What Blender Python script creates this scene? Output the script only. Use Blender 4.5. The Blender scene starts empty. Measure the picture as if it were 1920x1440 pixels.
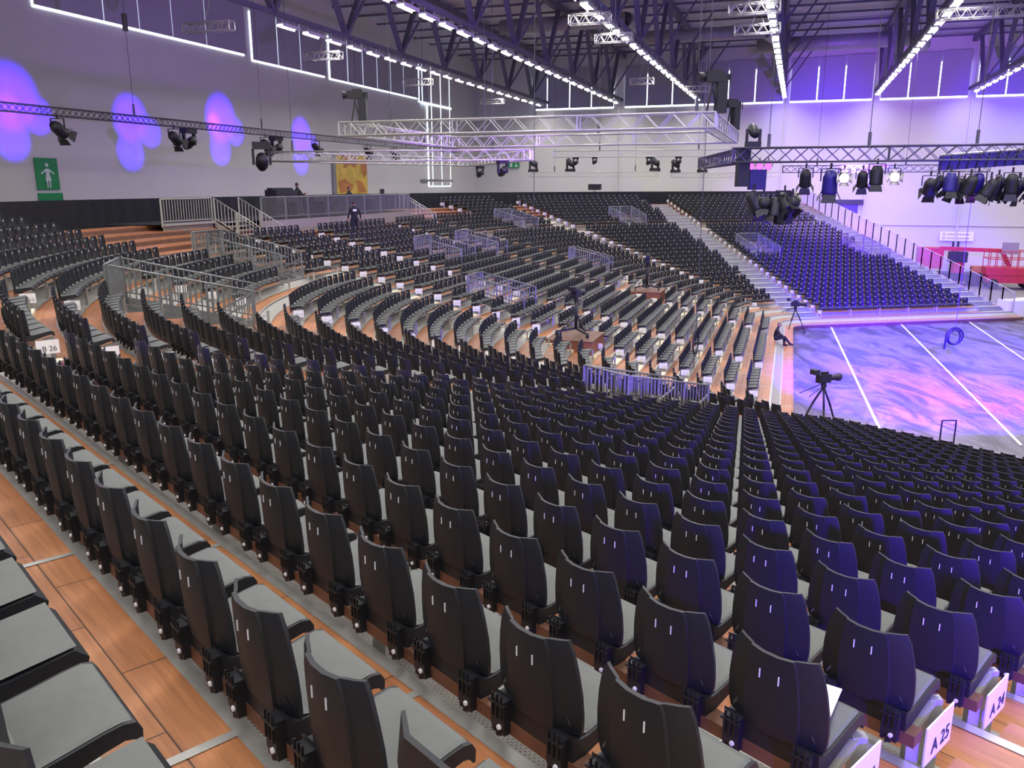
import bpy, math, random
import numpy as np
from mathutils import Vector, Matrix, Quaternion
random.seed(7)
PI = math.pi; R = math.radians
C = bpy.context.scene.collection
sin, cos = math.sin, math.cos

# ------------------------------------------------------------------ materials
def mat(name, col, rough=.6, metal=0., var=.0, scale=6., bump=0., emit=None, estr=0., spec=None, alpha=None, trans=None):
    m = bpy.data.materials.new(name); m.use_nodes = True
    nt = m.node_tree; b = nt.nodes['Principled BSDF']
    b.inputs['Base Color'].default_value = (*col, 1); b.inputs['Roughness'].default_value = rough
    b.inputs['Metallic'].default_value = metal
    if spec is not None: b.inputs['Specular IOR Level'].default_value = spec
    if trans is not None: b.inputs['Transmission Weight'].default_value = trans
    if var or bump:
        tc = nt.nodes.new('ShaderNodeTexCoord'); n = nt.nodes.new('ShaderNodeTexNoise')
        n.inputs['Scale'].default_value = scale; n.inputs['Detail'].default_value = 5
        nt.links.new(tc.outputs['Object'], n.inputs['Vector'])
        if var:
            r = nt.nodes.new('ShaderNodeValToRGB'); r.color_ramp.elements[0].position = .3; r.color_ramp.elements[1].position = .7
            r.color_ramp.elements[0].color = (*[c*(1-var) for c in col], 1); r.color_ramp.elements[1].color = (*[min(1, c*(1+var)) for c in col], 1)
            nt.links.new(n.outputs['Fac'], r.inputs['Fac']); nt.links.new(r.outputs['Color'], b.inputs['Base Color'])
        if bump:
            bp = nt.nodes.new('ShaderNodeBump'); bp.inputs['Strength'].default_value = bump; bp.inputs['Distance'].default_value = .01
            nt.links.new(n.outputs['Fac'], bp.inputs['Height']); nt.links.new(bp.outputs['Normal'], b.inputs['Normal'])
    if emit:
        b.inputs['Emission Color'].default_value = (*emit, 1); b.inputs['Emission Strength'].default_value = estr
    return m

def mat_wood():
    m = bpy.data.materials.new('oiled_deck_planks'); m.use_nodes = True; nt = m.node_tree; b = nt.nodes['Principled BSDF']; L = nt.links.new
    uv = nt.nodes.new('ShaderNodeUVMap'); mp = nt.nodes.new('ShaderNodeMapping'); L(uv.outputs[0], mp.inputs[0])
    br = nt.nodes.new('ShaderNodeTexBrick'); br.inputs['Scale'].default_value = 1; br.inputs['Brick Width'].default_value = 1.0
    br.inputs['Row Height'].default_value = .26; br.inputs['Mortar Size'].default_value = .004; br.offset = .5
    br.inputs['Color1'].default_value = (.54, .245, .105, 1); br.inputs['Color2'].default_value = (.45, .19, .08, 1); br.inputs['Mortar'].default_value = (.10, .045, .02, 1)
    L(mp.outputs[0], br.inputs['Vector'])
    n = nt.nodes.new('ShaderNodeTexNoise'); m2 = nt.nodes.new('ShaderNodeMapping'); m2.inputs['Scale'].default_value = (1.5, 26, 1); n.inputs['Scale'].default_value = 1.6; n.inputs['Detail'].default_value = 6
    L(uv.outputs[0], m2.inputs[0]); L(m2.outputs[0], n.inputs['Vector'])
    mx = nt.nodes.new('ShaderNodeMixRGB'); mx.blend_type = 'MULTIPLY'; mx.inputs[0].default_value = .55
    rp = nt.nodes.new('ShaderNodeValToRGB'); rp.color_ramp.elements[0].color = (.55, .45, .4, 1); rp.color_ramp.elements[1].color = (1.15, 1.1, 1.05, 1)
    rp.color_ramp.elements[0].position = .3; rp.color_ramp.elements[1].position = .65
    L(n.outputs['Fac'], rp.inputs['Fac']); L(br.outputs['Color'], mx.inputs[1]); L(rp.outputs['Color'], mx.inputs[2])
    n2 = nt.nodes.new('ShaderNodeTexNoise'); n2.inputs['Scale'].default_value = .35; L(uv.outputs[0], n2.inputs['Vector'])
    mx2 = nt.nodes.new('ShaderNodeMixRGB'); mx2.blend_type = 'MULTIPLY'; mx2.inputs[0].default_value = .5
    L(mx.outputs[0], mx2.inputs[1]); L(n2.outputs['Color'], mx2.inputs[2]); 
    rp2 = nt.nodes.new('ShaderNodeValToRGB'); rp2.color_ramp.elements[0].color = (.75, .7, .68, 1); rp2.color_ramp.elements[1].color = (1.2, 1.2, 1.2, 1); L(n2.outputs['Fac'], rp2.inputs['Fac']); L(rp2.outputs['Color'], mx2.inputs[2])
    L(mx2.outputs[0], b.inputs['Base Color']); b.inputs['Roughness'].default_value = .42
    return m

def mat_plate():
    m = bpy.data.materials.new('perforated_aluminium'); m.use_nodes = True; nt = m.node_tree; b = nt.nodes['Principled BSDF']; L = nt.links.new
    uv = nt.nodes.new('ShaderNodeUVMap'); v = nt.nodes.new('ShaderNodeTexVoronoi'); v.inputs['Scale'].default_value = 38; v.inputs['Randomness'].default_value = 0.0
    L(uv.outputs[0], v.inputs['Vector'])
    rp = nt.nodes.new('ShaderNodeValToRGB'); rp.color_ramp.elements[0].position = .22; rp.color_ramp.elements[1].position = .3
    rp.color_ramp.elements[0].color = (.12, .115, .10, 1); rp.color_ramp.elements[1].color = (.40, .385, .34, 1)
    L(v.outputs['Distance'], rp.inputs['Fac']); L(rp.outputs['Color'], b.inputs['Base Color'])
    b.inputs['Metallic'].default_value = .35; b.inputs['Roughness'].default_value = .5
    return m

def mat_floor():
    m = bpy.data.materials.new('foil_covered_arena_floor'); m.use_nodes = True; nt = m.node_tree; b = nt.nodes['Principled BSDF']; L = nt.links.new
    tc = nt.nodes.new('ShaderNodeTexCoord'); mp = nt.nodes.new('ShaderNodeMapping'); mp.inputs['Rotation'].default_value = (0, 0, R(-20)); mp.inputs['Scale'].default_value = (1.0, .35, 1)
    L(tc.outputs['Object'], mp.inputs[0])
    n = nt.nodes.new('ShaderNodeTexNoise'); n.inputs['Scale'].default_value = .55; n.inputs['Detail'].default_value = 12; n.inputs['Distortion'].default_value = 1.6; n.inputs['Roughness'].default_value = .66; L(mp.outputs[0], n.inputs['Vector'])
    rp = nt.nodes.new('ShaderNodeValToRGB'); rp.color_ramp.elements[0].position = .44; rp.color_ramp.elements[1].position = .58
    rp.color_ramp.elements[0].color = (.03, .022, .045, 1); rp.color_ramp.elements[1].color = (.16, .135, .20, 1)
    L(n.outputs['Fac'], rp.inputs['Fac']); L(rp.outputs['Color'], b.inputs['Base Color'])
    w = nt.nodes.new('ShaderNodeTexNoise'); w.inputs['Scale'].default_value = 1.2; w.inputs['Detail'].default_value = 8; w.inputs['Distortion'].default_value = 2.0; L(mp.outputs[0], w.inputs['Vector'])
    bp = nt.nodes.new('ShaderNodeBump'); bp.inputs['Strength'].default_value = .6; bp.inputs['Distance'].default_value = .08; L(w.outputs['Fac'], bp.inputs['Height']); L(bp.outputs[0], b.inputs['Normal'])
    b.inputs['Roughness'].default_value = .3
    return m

def mat_wall(name, col, axis_scale=2.2):
    m = bpy.data.materials.new(name); m.use_nodes = True; nt = m.node_tree; b = nt.nodes['Principled BSDF']; L = nt.links.new
    tc = nt.nodes.new('ShaderNodeTexCoord'); mp = nt.nodes.new('ShaderNodeMapping'); L(tc.outputs['Object'], mp.inputs[0])
    w = nt.nodes.new('ShaderNodeTexWave'); w.wave_type = 'BANDS'; w.bands_direction = 'Z'; w.inputs['Scale'].default_value = axis_scale; w.inputs['Distortion'].default_value = 0
    L(mp.outputs[0], w.inputs['Vector'])
    bp = nt.nodes.new('ShaderNodeBump'); bp.inputs['Strength'].default_value = .12; bp.inputs['Distance'].default_value = .02; L(w.outputs['Fac'], bp.inputs['Height']); L(bp.outputs[0], b.inputs['Normal'])
    n = nt.nodes.new('ShaderNodeTexNoise'); n.inputs['Scale'].default_value = .25; n.inputs['Detail'].default_value = 6; L(tc.outputs['Object'], n.inputs['Vector'])
    rp = nt.nodes.new('ShaderNodeValToRGB'); rp.color_ramp.elements[0].color = (*[c*.9 for c in col], 1); rp.color_ramp.elements[1].color = (*[min(1, c*1.08) for c in col], 1)
    L(n.outputs['Fac'], rp.inputs['Fac']); L(rp.outputs['Color'], b.inputs['Base Color']); b.inputs['Roughness'].default_value = .75
    return m

M = dict(
 shell=mat('charcoal_plastic', (.0125, .0135, .017), .48, var=.12, scale=3, spec=.35),
 pad=mat('grey_seat_plastic', (.10, .108, .098), .5, var=.06, scale=20),
 slot=mat('pale_slot', (.75, .75, .8), .3),
 wood=mat_wood(), plate=mat_plate(), floor=mat_floor(),
 alu=mat('brushed_aluminium', (.52, .52, .48), .38, .55, var=.12, scale=9),
 trussm=mat('truss_aluminium', (.52, .51, .48), .35, .35, var=.06, scale=8),
 trussd=mat('dark_truss_metal', (.10, .09, .13), .45, .5),
 steel=mat('galvanised_steel', (.25, .26, .26), .45, .6, var=.15, scale=14),
 beam=mat('dark_wood_beam', (.13, .055, .03), .6, var=.25, scale=8),
 ostep=mat('orange_timber_step', (.47, .2, .09), .5, var=.1, scale=5), cream=mat('pale_birch_step', (.80, .70, .50), .5, var=.08, scale=5),
 ply=mat('red_brown_plywood', (.22, .075, .04), .5, var=.2, scale=4),
 black=mat('black_powder_coat', (.012, .012, .014), .5), blackcloth=mat('black_cloth', (.012, .012, .018), .95, bump=.3, scale=4),
 white=mat('white_card', (.82, .82, .82), .6), ink=mat('black_ink', (.02, .02, .02), .7), greyink=mat('grey_ink', (.35, .36, .40), .7),
 tube=mat('lit_tube', (1, 1, 1), .5, emit=(1, .97, .96), estr=92), roofwhite=mat('white_lamp_housing', (.6, .6, .6), .5), day=mat('daylight_pane', (.8, .9, 1), .3, emit=(.78, .88, 1.), estr=2.6), sky=mat('skylight_pane', (.6, .8, .8), .3, emit=(.5, .75, .75), estr=.5),
 board=mat('blackout_board_grey', (.38, .37, .42), .8), roof=mat('dark_roof_sheet', (.48, .48, .56), .8, var=.12, scale=.6), girder=mat('grey_roof_steel', (.13, .125, .16), .7, var=.15, scale=2), duct=mat('duct_metal', (.3, .3, .33), .5, .3, var=.1, scale=2),
 green=mat('green_sign_film', (.0, .22, .06), .5), signwhite=mat('sign_white_film', (.6, .66, .64), .5),
 yellow=mat('yellow_print', (.62, .42, .07), .6, var=.25, scale=1.2), orange=mat('orange_print', (.45, .17, .04), .6, var=.3, scale=2), frame=mat('grey_frame', (.2, .2, .2), .6),
 red=mat('red_machine_paint', (.42, .02, .04), .4, var=.15, scale=3), rubber=mat('tyre_rubber', (.02, .02, .02), .8),
 skin=mat('skin', (.50, .27, .19), .55), hair=mat('dark_hair', (.03, .02, .015), .7), hairgrey=mat('fair_hair', (.22, .16, .11), .7), cloth=mat('black_clothes', (.012, .012, .016), .85, bump=.4, scale=12), denim=mat('dark_trousers', (.015, .016, .03), .85),
 lens=mat('dark_lens', (.02, .02, .05), .1), lit=mat('lit_lens_white', (1, 1, 1), .3, emit=(1, .85, 1), estr=14), litp=mat('lit_lens_purple', (.5, .1, 1), .3, emit=(.45, .03, 1), estr=7), litb=mat('blue_lit_surface', (.02, .012, .16), .4), litr=mat('red_status_light', (1, .05, .1), .3, emit=(1, .03, .1), estr=4),  # litb puts blue stage light into the colour of dark surfaces
 fascia=mat('grey_cladding', (.26, .24, .235), .7, var=.06, scale=1), tape=mat('white_floor_tape', (.9, .82, .85), .5), sheet=mat('white_dust_sheet', (.75, .73, .76), .8, bump=.5, scale=3), concrete=mat('hall_floor_concrete', (.22, .2, .2), .7, var=.15, scale=.6),
 mesh=mat('fence_bars', (.55, .53, .5), .4, .4), cable=mat('steel_cable', (.08, .08, .09), .5),
)
M['wall_l'] = mat_wall('left_wall_paint', (.60, .585, .56), .25); M['wall_f'] = mat_wall('far_wall_cladding', (.60, .58, .54), 2.5)

# ------------------------------------------------------------------ mesh builder
class MB:
    def __init__(s): s.v = []; s.f = []; s.m = []; s.uv = {}
    def face(s, pts, mi=0, uv=None):
        b = len(s.v); s.v += [tuple(p) for p in pts]; s.f.append(tuple(range(b, b+len(pts)))); s.m.append(mi)
        if uv: s.uv[len(s.f)-1] = uv
    def box(s, lo, hi, mi=0, T=None):
        x0, y0, z0 = lo; x1, y1, z1 = hi; b = len(s.v)
        P = [(x0,y0,z0),(x1,y0,z0),(x1,y1,z0),(x0,y1,z0),(x0,y0,z1),(x1,y0,z1),(x1,y1,z1),(x0,y1,z1)]
        if T is not None: P = [tuple(T @ Vector(p)) for p in P]
        s.v += P
        for q in ((0,3,2,1),(4,5,6,7),(0,1,5,4),(1,2,6,5),(2,3,7,6),(3,0,4,7)): s.f.append(tuple(b+i for i in q)); s.m.append(mi)
        return s
    def tube(s, a, b, r, n=6, mi=0, r2=None, cap=True):
        a = Vector(a); b = Vector(b); d = b-a
        if d.length < 1e-6: return s
        d.normalize(); u = d.orthogonal().normalized(); w = d.cross(u); k = len(s.v); r2 = r if r2 is None else r2
        for p, rr in ((a, r), (b, r2)):
            for i in range(n):
                t = 2*PI*i/n; s.v.append(tuple(p+u*cos(t)*rr+w*sin(t)*rr))
        for i in range(n):
            j = (i+1) % n; s.f.append((k+i, k+j, k+n+j, k+n+i)); s.m.append(mi)
        if cap:
            s.f.append(tuple(k+i for i in range(n))[::-1]); s.m.append(mi); s.f.append(tuple(k+n+i for i in range(n))); s.m.append(mi)
        return s
    def bar(s, a, b, w, h, mi=0):   # rectangular bar a->b, w sideways, h vertical
        a = Vector(a); b = Vector(b); d = (b-a).normalized(); up = Vector((0,0,1))
        sd = d.cross(up)
        if sd.length < 1e-4: sd = Vector((1,0,0))
        sd.normalize(); u = sd.cross(d).normalized(); k = len(s.v)
        for p in (a, b):
            for i, j in ((-1,-1),(1,-1),(1,1),(-1,1)): s.v.append(tuple(p+sd*i*w/2+u*j*h/2))
        for q in ((0,1,2,3),(7,6,5,4),(0,4,5,1),(1,5,6,2),(2,6,7,3),(3,7,4,0)): s.f.append(tuple(k+i for i in q)); s.m.append(mi)
        return s
    def lathe(s, a, b, prof, n=12, mi=0):  # prof: (t along, radius)
        a = Vector(a); b = Vector(b); d = b-a; dn = d.normalized(); u = dn.orthogonal().normalized(); w = dn.cross(u); k = len(s.v)
        for t, r in prof:
            for i in range(n):
                th = 2*PI*i/n; s.v.append(tuple(a+d*t+u*cos(th)*r+w*sin(th)*r))
        for q in range(len(prof)-1):
            for i in range(n):
                j = (i+1) % n; s.f.append((k+q*n+i, k+q*n+j, k+(q+1)*n+j, k+(q+1)*n+i)); s.m.append(mi)
        return s
    def mesh(s, name, mats, smooth=False):
        me = bpy.data.meshes.new(name); me.from_pydata(s.v, [], s.f)
        for m in mats: me.materials.append(m)
        me.polygons.foreach_set('material_index', s.m)
        if s.uv:
            ul = me.uv_layers.new(name='UVMap'); 
            for fi, uv in s.uv.items():
                p = me.polygons[fi]
                for li, c in zip(p.loop_indices, uv): ul.data[li].uv = c
        if smooth: me.polygons.foreach_set('use_smooth', [True]*len(me.polygons))
        me.update(); return me
    def build(s, name, mats, parent=None, smooth=False):
        if not isinstance(mats, (list, tuple)): mats = [mats]
        o = bpy.data.objects.new(name, s.mesh(name, mats, smooth)); C.objects.link(o); o.parent = parent; return o

def tag(o, label=None, cat=None, group=None, kind=None):
    if label: o['label'] = label
    if cat: o['category'] = cat
    if group: o['group'] = group
    if kind: o['kind'] = kind
    return o
def thing(name, loc, label, cat, group=None, rz=0.):
    o = bpy.data.objects.new(name, None); C.objects.link(o); o.location = loc; o.rotation_euler = (0, 0, rz); o.empty_display_size = .1
    return tag(o, label, cat, group)
def inst(name, me, parent=None, loc=(0,0,0), rot=(0,0,0)):
    o = bpy.data.objects.new(name, me); C.objects.link(o); o.parent = parent; o.location = loc; o.rotation_euler = rot; return o
def copy_tree(o, parent=None):
    c = o.copy(); C.objects.link(c); c.parent = parent
    for ch in list(o.children): copy_tree(ch, c)
    return c
ORD = ['', 'first','second','third','fourth','fifth','sixth','seventh','eighth','ninth','tenth','eleventh','twelfth','thirteenth','fourteenth','fifteenth','sixteenth','seventeenth','eighteenth','nineteenth','twentieth','twenty-first','twenty-second','twenty-third','twenty-fourth','twenty-fifth','twenty-sixth','twenty-seventh','twenty-eighth','twenty-ninth','thirtieth','thirty-first']

# ------------------------------------------------------------------ plan of the bowl
# origin = eye point, Z up. Rows run on offset curves of a front line: straight A, bend, straight M, bend, straight F
Z26, H, T = 1.708, .196, .8015
def deck(r): return -(Z26+H*(26-r))-.82
def Drow(r): return (r-1)*T
dA, dM = R(132.04), R(71.72); LK = 22.7; dF = dM-(dA-dM); EC = -3.11
def un(a): return np.array([cos(a), sin(a)])
def nn(a): return np.array([-sin(a), cos(a)])
K1 = np.array([7.3835, 25.6708]); K2 = K1+un(dM)*LK
c1 = K1+(nn(dA)+nn(dM))/(1+nn(dA)@nn(dM))*EC
c2 = K2+(nn(dF)+nn(dM))/(1+nn(dF)@nn(dM))*EC
LM = float((c2-c1)@un(dM)); S0 = float((c1-K1)@un(dM)); SF = 10+LM+10; TURN = dA-dM
FLOOR = deck(0)-.2
def P(s, D):
    rad = D-EC
    if s < 0: return c1+nn(dA)*rad+un(dA)*s, un(dA)
    if s < 10:
        th = dA+PI/2-TURN*s/10; return c1+un(th)*rad, np.array([sin(th), -cos(th)])
    if s < 10+LM: return c1+nn(dM)*rad+un(dM)*(s-10), un(dM)
    if s < SF:
        th = dM+PI/2-TURN*(s-10-LM)/10; return c2+un(th)*rad, np.array([sin(th), -cos(th)])
    return c2+nn(dF)*rad+un(dF)*(s-SF), un(dF)
def P3(s, D, z): p, t = P(s, D); return Vector((p[0], p[1], z))
def sM(s): return 10+s-S0
def sT1(deg): return 10*(90+math.degrees(dA)-deg)/math.degrees(TURN)
def sT2(deg): return 10+LM+10*(90+math.degrees(dM)-deg)/math.degrees(TURN)
def adv(s, D, d):   # move d metres along the curve at offset D
    rem = d
    while rem > 1e-9:
        st = min(rem, .05)
        k = (TURN/10*(D-EC)) if (0 <= s < 10 or 10+LM <= s < SF) else 1.
        s += st/k; rem -= st
    return s
def arclen(a, b, D):
    n = max(2, int((b-a)/.25)+1); q = [P(a+(b-a)*i/n, D)[0] for i in range(n+1)]
    return sum(float(np.hypot(*(q[i+1]-q[i]))) for i in range(n))

AX = R(71.4)
def HP(p, q, z): return Vector((p*cos(AX)+q*sin(AX), p*sin(AX)-q*cos(AX), z))   # hall frame: p along the hall, q across

VOMS = [ # s0, s1, first row, last row, phrase
 (-.15, 1.15, 8, 11, 'nearest entrance opening'),
 (sT1(199), sT1(193.5), 21, 24, 'far left entrance opening behind the B signs'),
 (sT1(172), sT1(167), 22, 25, 'opening below the left platform stair'),
 (sM(4.7), sM(6.3), 13, 15, 'opening behind the red-brown camera platform'),
 (sM(10.1), sM(11.9), 19, 21, 'opening below the middle of the desk platform'),
 (sM(15.3), sM(16.9), 19, 21, 'opening below the right end of the platform'),
 (sT2(144), sT2(139.2), 23, 25, 'upper opening right of the desk platform'),
 (sT2(160.5), sT2(156.5), 13, 15, 'opening behind the farther camera platform'),
 (sT2(115), sT2(110), 23, 25, 'upper opening below the loudspeaker on its stand'),
 (SF+2.1, SF+3.8, 13, 16, 'opening beside the wide far stair'),
 (SF+10, SF+11.7, 12, 15, 'opening at the far block right end'),
]
PLATS = [(sM(1.7), sM(4.1), 8, 10), (sM(16.4), sM(18.8), 8, 10)]
def blocked(s, r, pad=0.):
    for a, b, r0, r1, _ in VOMS:
        if r0 <= r <= r1 and a-pad < s < b+pad: return True
    return False

# ------------------------------------------------------------------ stand deck
AISLES = [ # s centre, width, rows, starting row
 (-11.75, 1.1, 1, 29), (-.15, 1.0, 12, 31), (sT1(206.3), 1.1, 25, 31), (sT1(191), 1.1, 1, 19), (sT1(191), 1.1, 25, 25),
 (sM(2.2), 1.1, 1, 26), (sM(7.4), 1.1, 1, 26), (sM(15.7), 1.1, 1, 26), (sT2(162.5), 1.0, 3, 26), (sT2(131), 1.2, 3, 31),
 (SF+.55, 1.7, 1, 31), (SF+12.95, 1.7, 1, 31)]
stand = thing('grandstand', (0, 0, 0), 'curved tiered grandstand of orange timber treads and sloping metal plates', 'grandstand')
grid = set([-22.+2*i for i in range(11)] + [i*.5 for i in range(21)] + [10+LM*i/10 for i in range(11)] + [10+LM+i*.5 for i in range(21)] + [SF+2*i for i in range(9)])
for a, b, *_ in VOMS: grid |= {a, b}
SPL = sT1(178.2); grid |= {SPL}
grid = sorted(grid); SEND = SF+14.1
grid = [g for g in grid if g < SEND-.1]+[SEND]
def runs(r):
    out, cur = [], None
    for a, b in zip(grid[:-1], grid[1:]):
        if blocked((a+b)/2, r): cur = None
        elif cur is None: cur = [a, b]; out.append(cur)
        else: cur[1] = b
    return out
def strip(mb, r, D0, z0, D1, z1, mi, uv=True, rr=None, thick=0, rg=None):
    u = 0.
    for a, b in zip(grid[:-1], grid[1:]):
        if rg and not (rg[0]-1e-6 <= a and b <= rg[1]+1e-6): continue
        ln = float(np.hypot(*(P(b-1e-6, D0)[0]-P(a, D0)[0])))
        if not blocked((a+b)/2, rr if rr else r):
            q = [P3(a, D0, z0), P3(b-1e-6, D0, z0), P3(b-1e-6, D1, z1), P3(a, D1, z1)]
            mb.face(q, mi, [(u, D0), (u+ln, D0), (u+ln, D1), (u, D1)] if uv else None)
        u += ln
for r in range(0, 32):
    D = Drow(r); z = deck(r)
    RG = runs(r)
    if r >= 27: RG = [q for g in RG for q in ([g] if not g[0] < SPL < g[1] else [[g[0], SPL], [SPL, g[1]]])]
    for rg in RG:
        up_ = r >= 27 and SPL-.01 <= rg[0] < 33
        mb = MB(); DE = D-(.03 if up_ else .35)
        strip(mb, r, D-.81, z, DE, z, 0, rg=rg); strip(mb, r, D-.81, z-.045, D-.81, z, 0 if up_ else 1, rg=rg)
        s = rg[0]+.02
        while s < rg[1]-.3 and not up_:      # pale joint strips across the treads
            a = P3(s, D-.81, z+.004); b = P3(s, D-.35, z+.004); t = P(s, D)[1]; t = Vector((t[0], t[1], 0))*.022
            mb.face([a-t, a+t, b+t, b-t], 1)
            s = adv(s, max(D, 0), 2.05)
        mb.build('tread', [M['wood'], M['alu']], stand)
        if r < 31:
            mb = MB()
            if up_: strip(mb, r, D-.03, z, D-.01, z+H-.045, 0, rg=rg)
            else:
                strip(mb, r, D-.35, z+.005, D-.03, z+H-.03, 0, rg=rg)
                strip(mb, r, D-.375, z+.012, D-.33, z+.012, 1, False, rg=rg); strip(mb, r, D-.045, z+H+.003, D+.02, z+H+.003, 1, False, rg=rg)
            mb.build('riser_plate', [M['beam' if up_ else 'plate'], M['alu']], stand)
mb = MB(); strip(mb, 0, -T-.81, FLOOR, -T-.81, deck(0)-.045, 0, rr=99)
mb.build('front_fascia', [M['beam']], stand)
for sc, w, r0, r1 in AISLES:
    mb = MB()
    for r in range(r0, r1):
        if r == 22 and sc > 30: pass
        D = Drow(r); k = (TURN/10*(max(D, .5)-EC)) if (0 <= sc < 10 or 10+LM <= sc < SF) else 1.
        a, b = sc-w/2/k, sc+w/2/k
        if blocked(sc, r, .1): continue
        if sc > SF:
            mb.face([P3(a, D-.81, deck(r)+.009), P3(b, D-.81, deck(r)+.009), P3(b, D-.35, deck(r)+.009), P3(a, D-.35, deck(r)+.009)], 0)
            mb.face([P3(a, D-.36, deck(r)+.012), P3(b, D-.36, deck(r)+.012), P3(b, D-.03, deck(r)+H-.02), P3(a, D-.03, deck(r)+H-.02)], 1); continue
        z0, z1 = deck(r)+.005, deck(r)+H/2; q0, q1 = D-.38, D-.03
        p = [P3(a, q0, z0), P3(b, q0, z0), P3(b, q1, z0), P3(a, q1, z0)]; t = [Vector((x.x, x.y, z1)) for x in p]
        mb.face(t, 0)
        for i in range(4): mb.face([p[i], p[(i+1) % 4], t[(i+1) % 4], t[i]], 0 if i else 0)
    mb.build('aisle_step', [M['ostep' if sc < -5 else 'cream' if sc < SF else 'alu'], M['girder']], stand)
# void and stairs in each entrance opening are built below

# ------------------------------------------------------------------ chairs
def chair_parts(hi=True):
    out = {}
    # backrest shell
    mb = MB(); xs = [-1, -.86, -.56, -.54, -.2, .2, .54, .56, .86, 1] if hi else [-1, -.5, .5, 1]
    zs = [.455, .49, .54, .62, .70, .78, .82] if hi else [.455, .64, .82]
    def hw(z): return float(np.interp(z, [.455, .49, .54, .62, .7, .78, .82], [.203, .211, .215, .212, .201, .183, .162]))
    def ys(z): return float(np.interp(z, [.455, .49, .54, .62, .7, .78, .82], [-.022, -.026, -.03, -.035, -.042, -.048, -.05]))
    def pt(fx, z, off):
        w = hw(z); rid = .010 if abs(fx) > .55 else 0
        top = .012*(1-fx*fx) if z > .81 else 0
        return (fx*w, ys(z)+.05*fx*fx+off+rid*(1 if off < .005 else .5), z-top)
    k = len(mb.v); nx, nz = len(xs), len(zs)
    for off in (0., .018):
        for z in zs:
            for fx in xs: mb.v.append(pt(fx, z, off))
    idx = lambda l, j, i: k+l*nx*nz+j*nx+i
    for j in range(nz-1):
        for i in range(nx-1):
            mb.f.append((idx(0,j,i), idx(0,j,i+1), idx(0,j+1,i+1), idx(0,j+1,i))); mb.m.append(0)
            mb.f.append((idx(1,j,i+1), idx(1,j,i), idx(1,j+1,i), idx(1,j+1,i+1))); mb.m.append(0)
    for i in range(nx-1):
        mb.f.append((idx(0,nz-1,i), idx(0,nz-1,i+1), idx(1,nz-1,i+1), idx(1,nz-1,i))); mb.m.append(0)
        mb.f.append((idx(0,0,i+1), idx(0,0,i), idx(1,0,i), idx(1,0,i+1))); mb.m.append(0)
    for j in range(nz-1):
        mb.f.append((idx(0,j+1,0), idx(1,j+1,0), idx(1,j,0), idx(0,j,0))); mb.m.append(0)
        mb.f.append((idx(0,j,nx-1), idx(1,j,nx-1), idx(1,j+1,nx-1), idx(0,j+1,nx-1))); mb.m.append(0)
    out['backrest'] = (mb, 'shell')
    # seat pan: profile (y,z) along the depth
    prof = [(-.005,.41),(.02,.385),(.09,.385),(.19,.402),(.29,.42),(.35,.427),(.388,.419),(.405,.392),(.402,.352)]
    low = [(-.005,.30),(.02,.30),(.09,.315),(.19,.34),(.29,.365),(.35,.376),(.375,.37),(.392,.36),(.394,.348)]
    if not hi: prof = [(-.005,.39),(.15,.395),(.36,.427),(.405,.39)]; low = [(-.005,.28),(.15,.32),(.36,.375),(.395,.35)]
    mb = MB(); n = len(prof); k = 0; W = .206
    for pl, dz in ((prof, 0), (low, 0)):
        for (y, z) in pl:
            for sx in (-1, 1): mb.v.append((sx*W, y, z+dz))
    for i in range(n-1):
        a = 2*i; mb.f.append((a, a+1, a+3, a+2)[::1]); mb.m.append(0)
        b = 2*n+2*i; mb.f.append((b+1, b, b+2, b+3)); mb.m.append(0)
        mb.f.append((a, a+2, b+2, b)); mb.m.append(0); mb.f.append((a+3, a+1, b+1, b+3)); mb.m.append(0)
    e = 2*(n-1); mb.f.append((e, e+1, 2*n+e+1, 2*n+e)); mb.m.append(0); mb.f.append((1, 0, 2*n, 2*n+1)); mb.m.append(0)
    mb.v = [(x, y*.9, z+.06) for x, y, z in mb.v]; out['seat_pan'] = (mb, 'shell')
    # grey insert: covers seat and runs a little up the front of the back
    mb = MB(); pr = [(.008,.49),(.016,.44),(.036,.404),(.09,.393),(.19,.41),(.29,.428),(.35,.435),(.38,.427)] if hi else [(.02,.43),(.06,.398),(.37,.436)]
    n = len(pr); fx = [-1, -.93, .93, 1] if hi else [-1, 1]
    ins = [.15, .18, .19, .195, .195, .195, .195, .19] if hi else [.18, .195, .195]
    m = len(fx)
    for (y, z), w in zip(pr, ins):
        for f in fx: mb.v.append((f*w, y, z-(.006 if abs(f) == 1 and hi else 0)))
    for i in range(n-1):
        for j in range(m-1):
            a = i*m+j; mb.f.append((a, a+1, a+m+1, a+m)); mb.m.append(0)
    mb.v = [(x, y*.9, z+.06) for x, y, z in mb.v]; out['seat_pad'] = (mb, 'pad')
    mb = MB()
    if hi:
        y = ys(.71); out['back_slot'] = (MB().box((-.0022, y-.003, .695), (.0022, y+.001, .733)), 'slot')
    yf = ys(.72)+.018; tw = .014 if hi else .024; yf += 0 if hi else .014; mb.box((-tw, yf, .745-2*tw), (tw, yf+.006, .75))
    out['number_tag'] = (mb, 'slot')
    mb = MB()
    mb.box((-.036, -.042, .275), (.036, .01, .395))
    if hi:
        for x0, x1, zb in ((-.036, -.02, .248), (-.014, -.004, .235), (.002, .012, .242), (.02, .036, .252)): mb.box((x0, -.038, zb), (x1, .0, .276))
        for x in (-.024, 0, .024): mb.box((x-.003, -.05, .32), (x+.003, -.04, .42))
        mb.box((-.045, -.05, .377), (.045, -.036, .387))
    mb.v = [(x, y, z+.065) for x, y, z in mb.v]; out['mounting_bracket'] = (mb, 'shell')
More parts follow.
